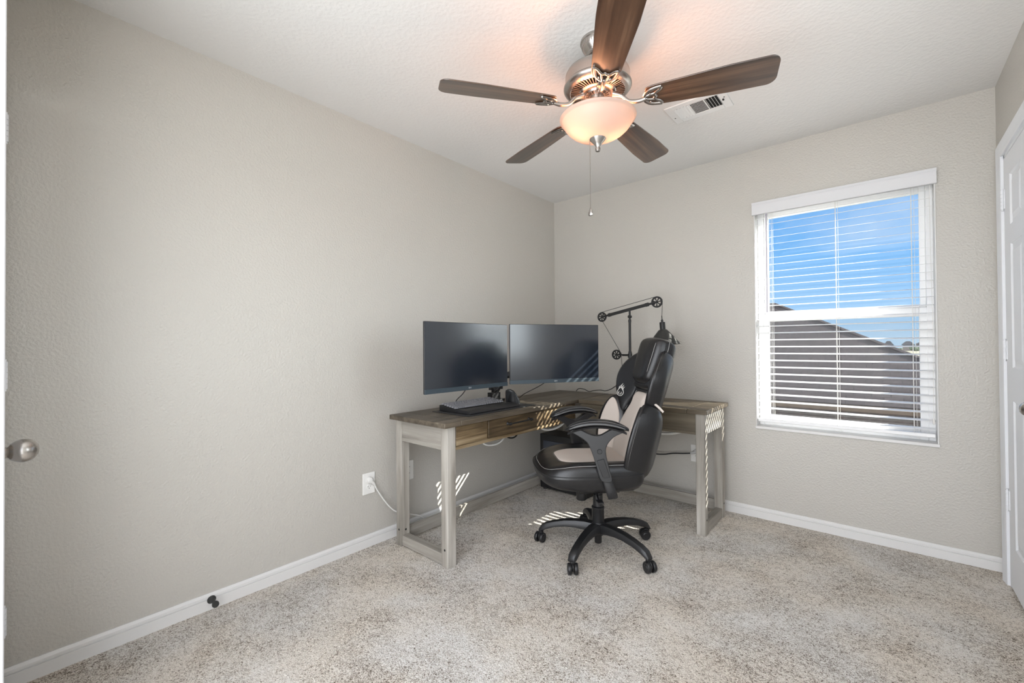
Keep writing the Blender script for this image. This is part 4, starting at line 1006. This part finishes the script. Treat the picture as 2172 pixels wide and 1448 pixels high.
# back bracket
MB().tube([(0, -.05, .365), (0, -.16, .370), (0, -.225, .40), (0, -.245, .47)], .030, 10, smooth=4, flat=.4).build('back_bracket', BLKPLAS, chair, smooth=50)

# armrests -------------------------------------------------------------
for sx in (-1, 1):
    ar = empty('armrest', (sx*.245, .075, .0), R(sx*13)); ar.parent = chair
    PZ = .755
    rings = []
    for i in range(17):
        t_ = i/16; y = -.158+.316*t_; q_ = abs(2*t_-1)
        zc = PZ-.036*q_**2.2-.006*t_; wd = .047*(1-q_**5*.65)*(1-.08*t_); th = .017*(1-q_**4*.55)
        rings.append([Vector((wd*math.copysign(abs(math.cos(2*PI*j/20))**.75, math.cos(2*PI*j/20)), y, zc+th*math.copysign(abs(math.sin(2*PI*j/20))**.8, math.sin(2*PI*j/20)))) for j in range(20)])
    MB().sweep(rings).build('arm_pad', BLKLEA, ar, smooth=60)
    st = MB()
    for rad_, zz in ((1.01, -.001), (.82, .0125)):
        for e_ in (-1, 1):
            pts = []
            for i in range(1, 16):
                t_ = i/16; y = -.158+.316*t_; q_ = abs(2*t_-1)
                pts.append((e_*.047*(1-q_**5*.65)*(1-.08*t_)*rad_, y, PZ-.036*q_**2.2-.006*t_+zz*(1-q_**4*.5)))
            st.tube(pts, .0009 if rad_ < 1 else .0016, 5)
    st.build('arm_piping', simple('dark grey stitching', (.20, .20, .20), .6), ar, smooth=60)
    # tray under the pad and Y-shaped post
    tr_ = MB(); rg = []
    for i in range(13):
        t_ = i/12; y = -.148+.296*t_; q_ = abs(2*t_-1); zc = PZ-.020-.036*q_**2.2-.006*t_; w_ = .038*(1-q_**4*.6)
        rg.append([Vector((x_*w_, y, zc+z_)) for x_, z_ in ((-1, .006), (-.8, -.004), (.8, -.004), (1, .006))])
    tr_.sweep(rg).build('arm_tray', BLKPLAS, ar, smooth=50)
    Y_ = [(.136, .708), (.118, .697), (.081, .676), (.050, .652), (.034, .622), (.020, .585), (.002, .525), (-.020, .465), (-.072, .465), (-.060, .525), (-.046, .585), (-.044, .622), (-.056, .652), (-.086, .684), (-.118, .700), (-.140, .712),
          (-.108, .724), (-.075, .722), (-.040, .702), (-.016, .690), (.018, .690), (.052, .702), (.080, .716), (.110, .720)]
    Y_ = [tuple(q_)[:2] for q_ in catmull([Vector((a_, b_, 0)) for a_, b_ in Y_], 3, True)]
    ca = MB().prism([(y_, z_) for y_, z_ in Y_], .034)
    ca.v = [Vector((v.z-.017+sx*max(0, (.64-v.y))*.10, v.x, v.y)) for v in ca.v]
    ca.build('arm_post', BLKPLAS, ar, bevel=.006, seg=3)
    def bar(pts, ws, hs_, k=5):
        ps = catmull([Vector(q_) for q_ in pts], k); n = len(ps); rg = []
        for i, c_ in enumerate(ps):
            t_ = (ps[min(i+1, n-1)]-ps[max(i-1, 0)]).normalized(); f_ = i/(n-1)*(len(ws)-1); j = min(int(f_), len(ws)-2); g_ = f_-j
            w_ = ws[j]+(ws[j+1]-ws[j])*g_; h_2 = hs_[j]+(hs_[j+1]-hs_[j])*g_
            sdv = Vector((1, 0, 0)); up_ = sdv.cross(t_).normalized()
            rg.append([c_+sdv*w_*math.copysign(abs(math.cos(2*PI*m_/14))**.6, math.cos(2*PI*m_/14))+up_*h_2*math.copysign(abs(math.sin(2*PI*m_/14))**.6, math.sin(2*PI*m_/14)) for m_ in range(14)])
        return MB().sweep(rg)
    lw_ = bar([(sx*.016, -.044, .475), (sx*.018, -.060, .43), (sx*.016, -.072, .395), (sx*.004, -.078, .372), (sx*-.06, -.078, .368)], [.013, .013, .013, .012, .010], [.023, .025, .026, .024, .020])
    lw_.build('arm_bracket', BLKPLAS, ar, smooth=55)
    MB().lathe([(.001, 0), (.012, 0), (.013, .002), (.011, .004), (.001, .004)], 20, Matrix.Translation((sx*.0215, -.012, .610)) @ Matrix.Rotation(R(90*sx), 4, 'Y')).build('adjust_button', BLKPLAS, ar, smooth=40)
    MB().box(-.004, .004, -.018, .018, -.048, .048, Matrix.Translation((sx*.029, -.030, .525)) @ Matrix.Rotation(R(-19), 4, 'X')).build('post_panel', BLKPLAS, ar, bevel=.002)
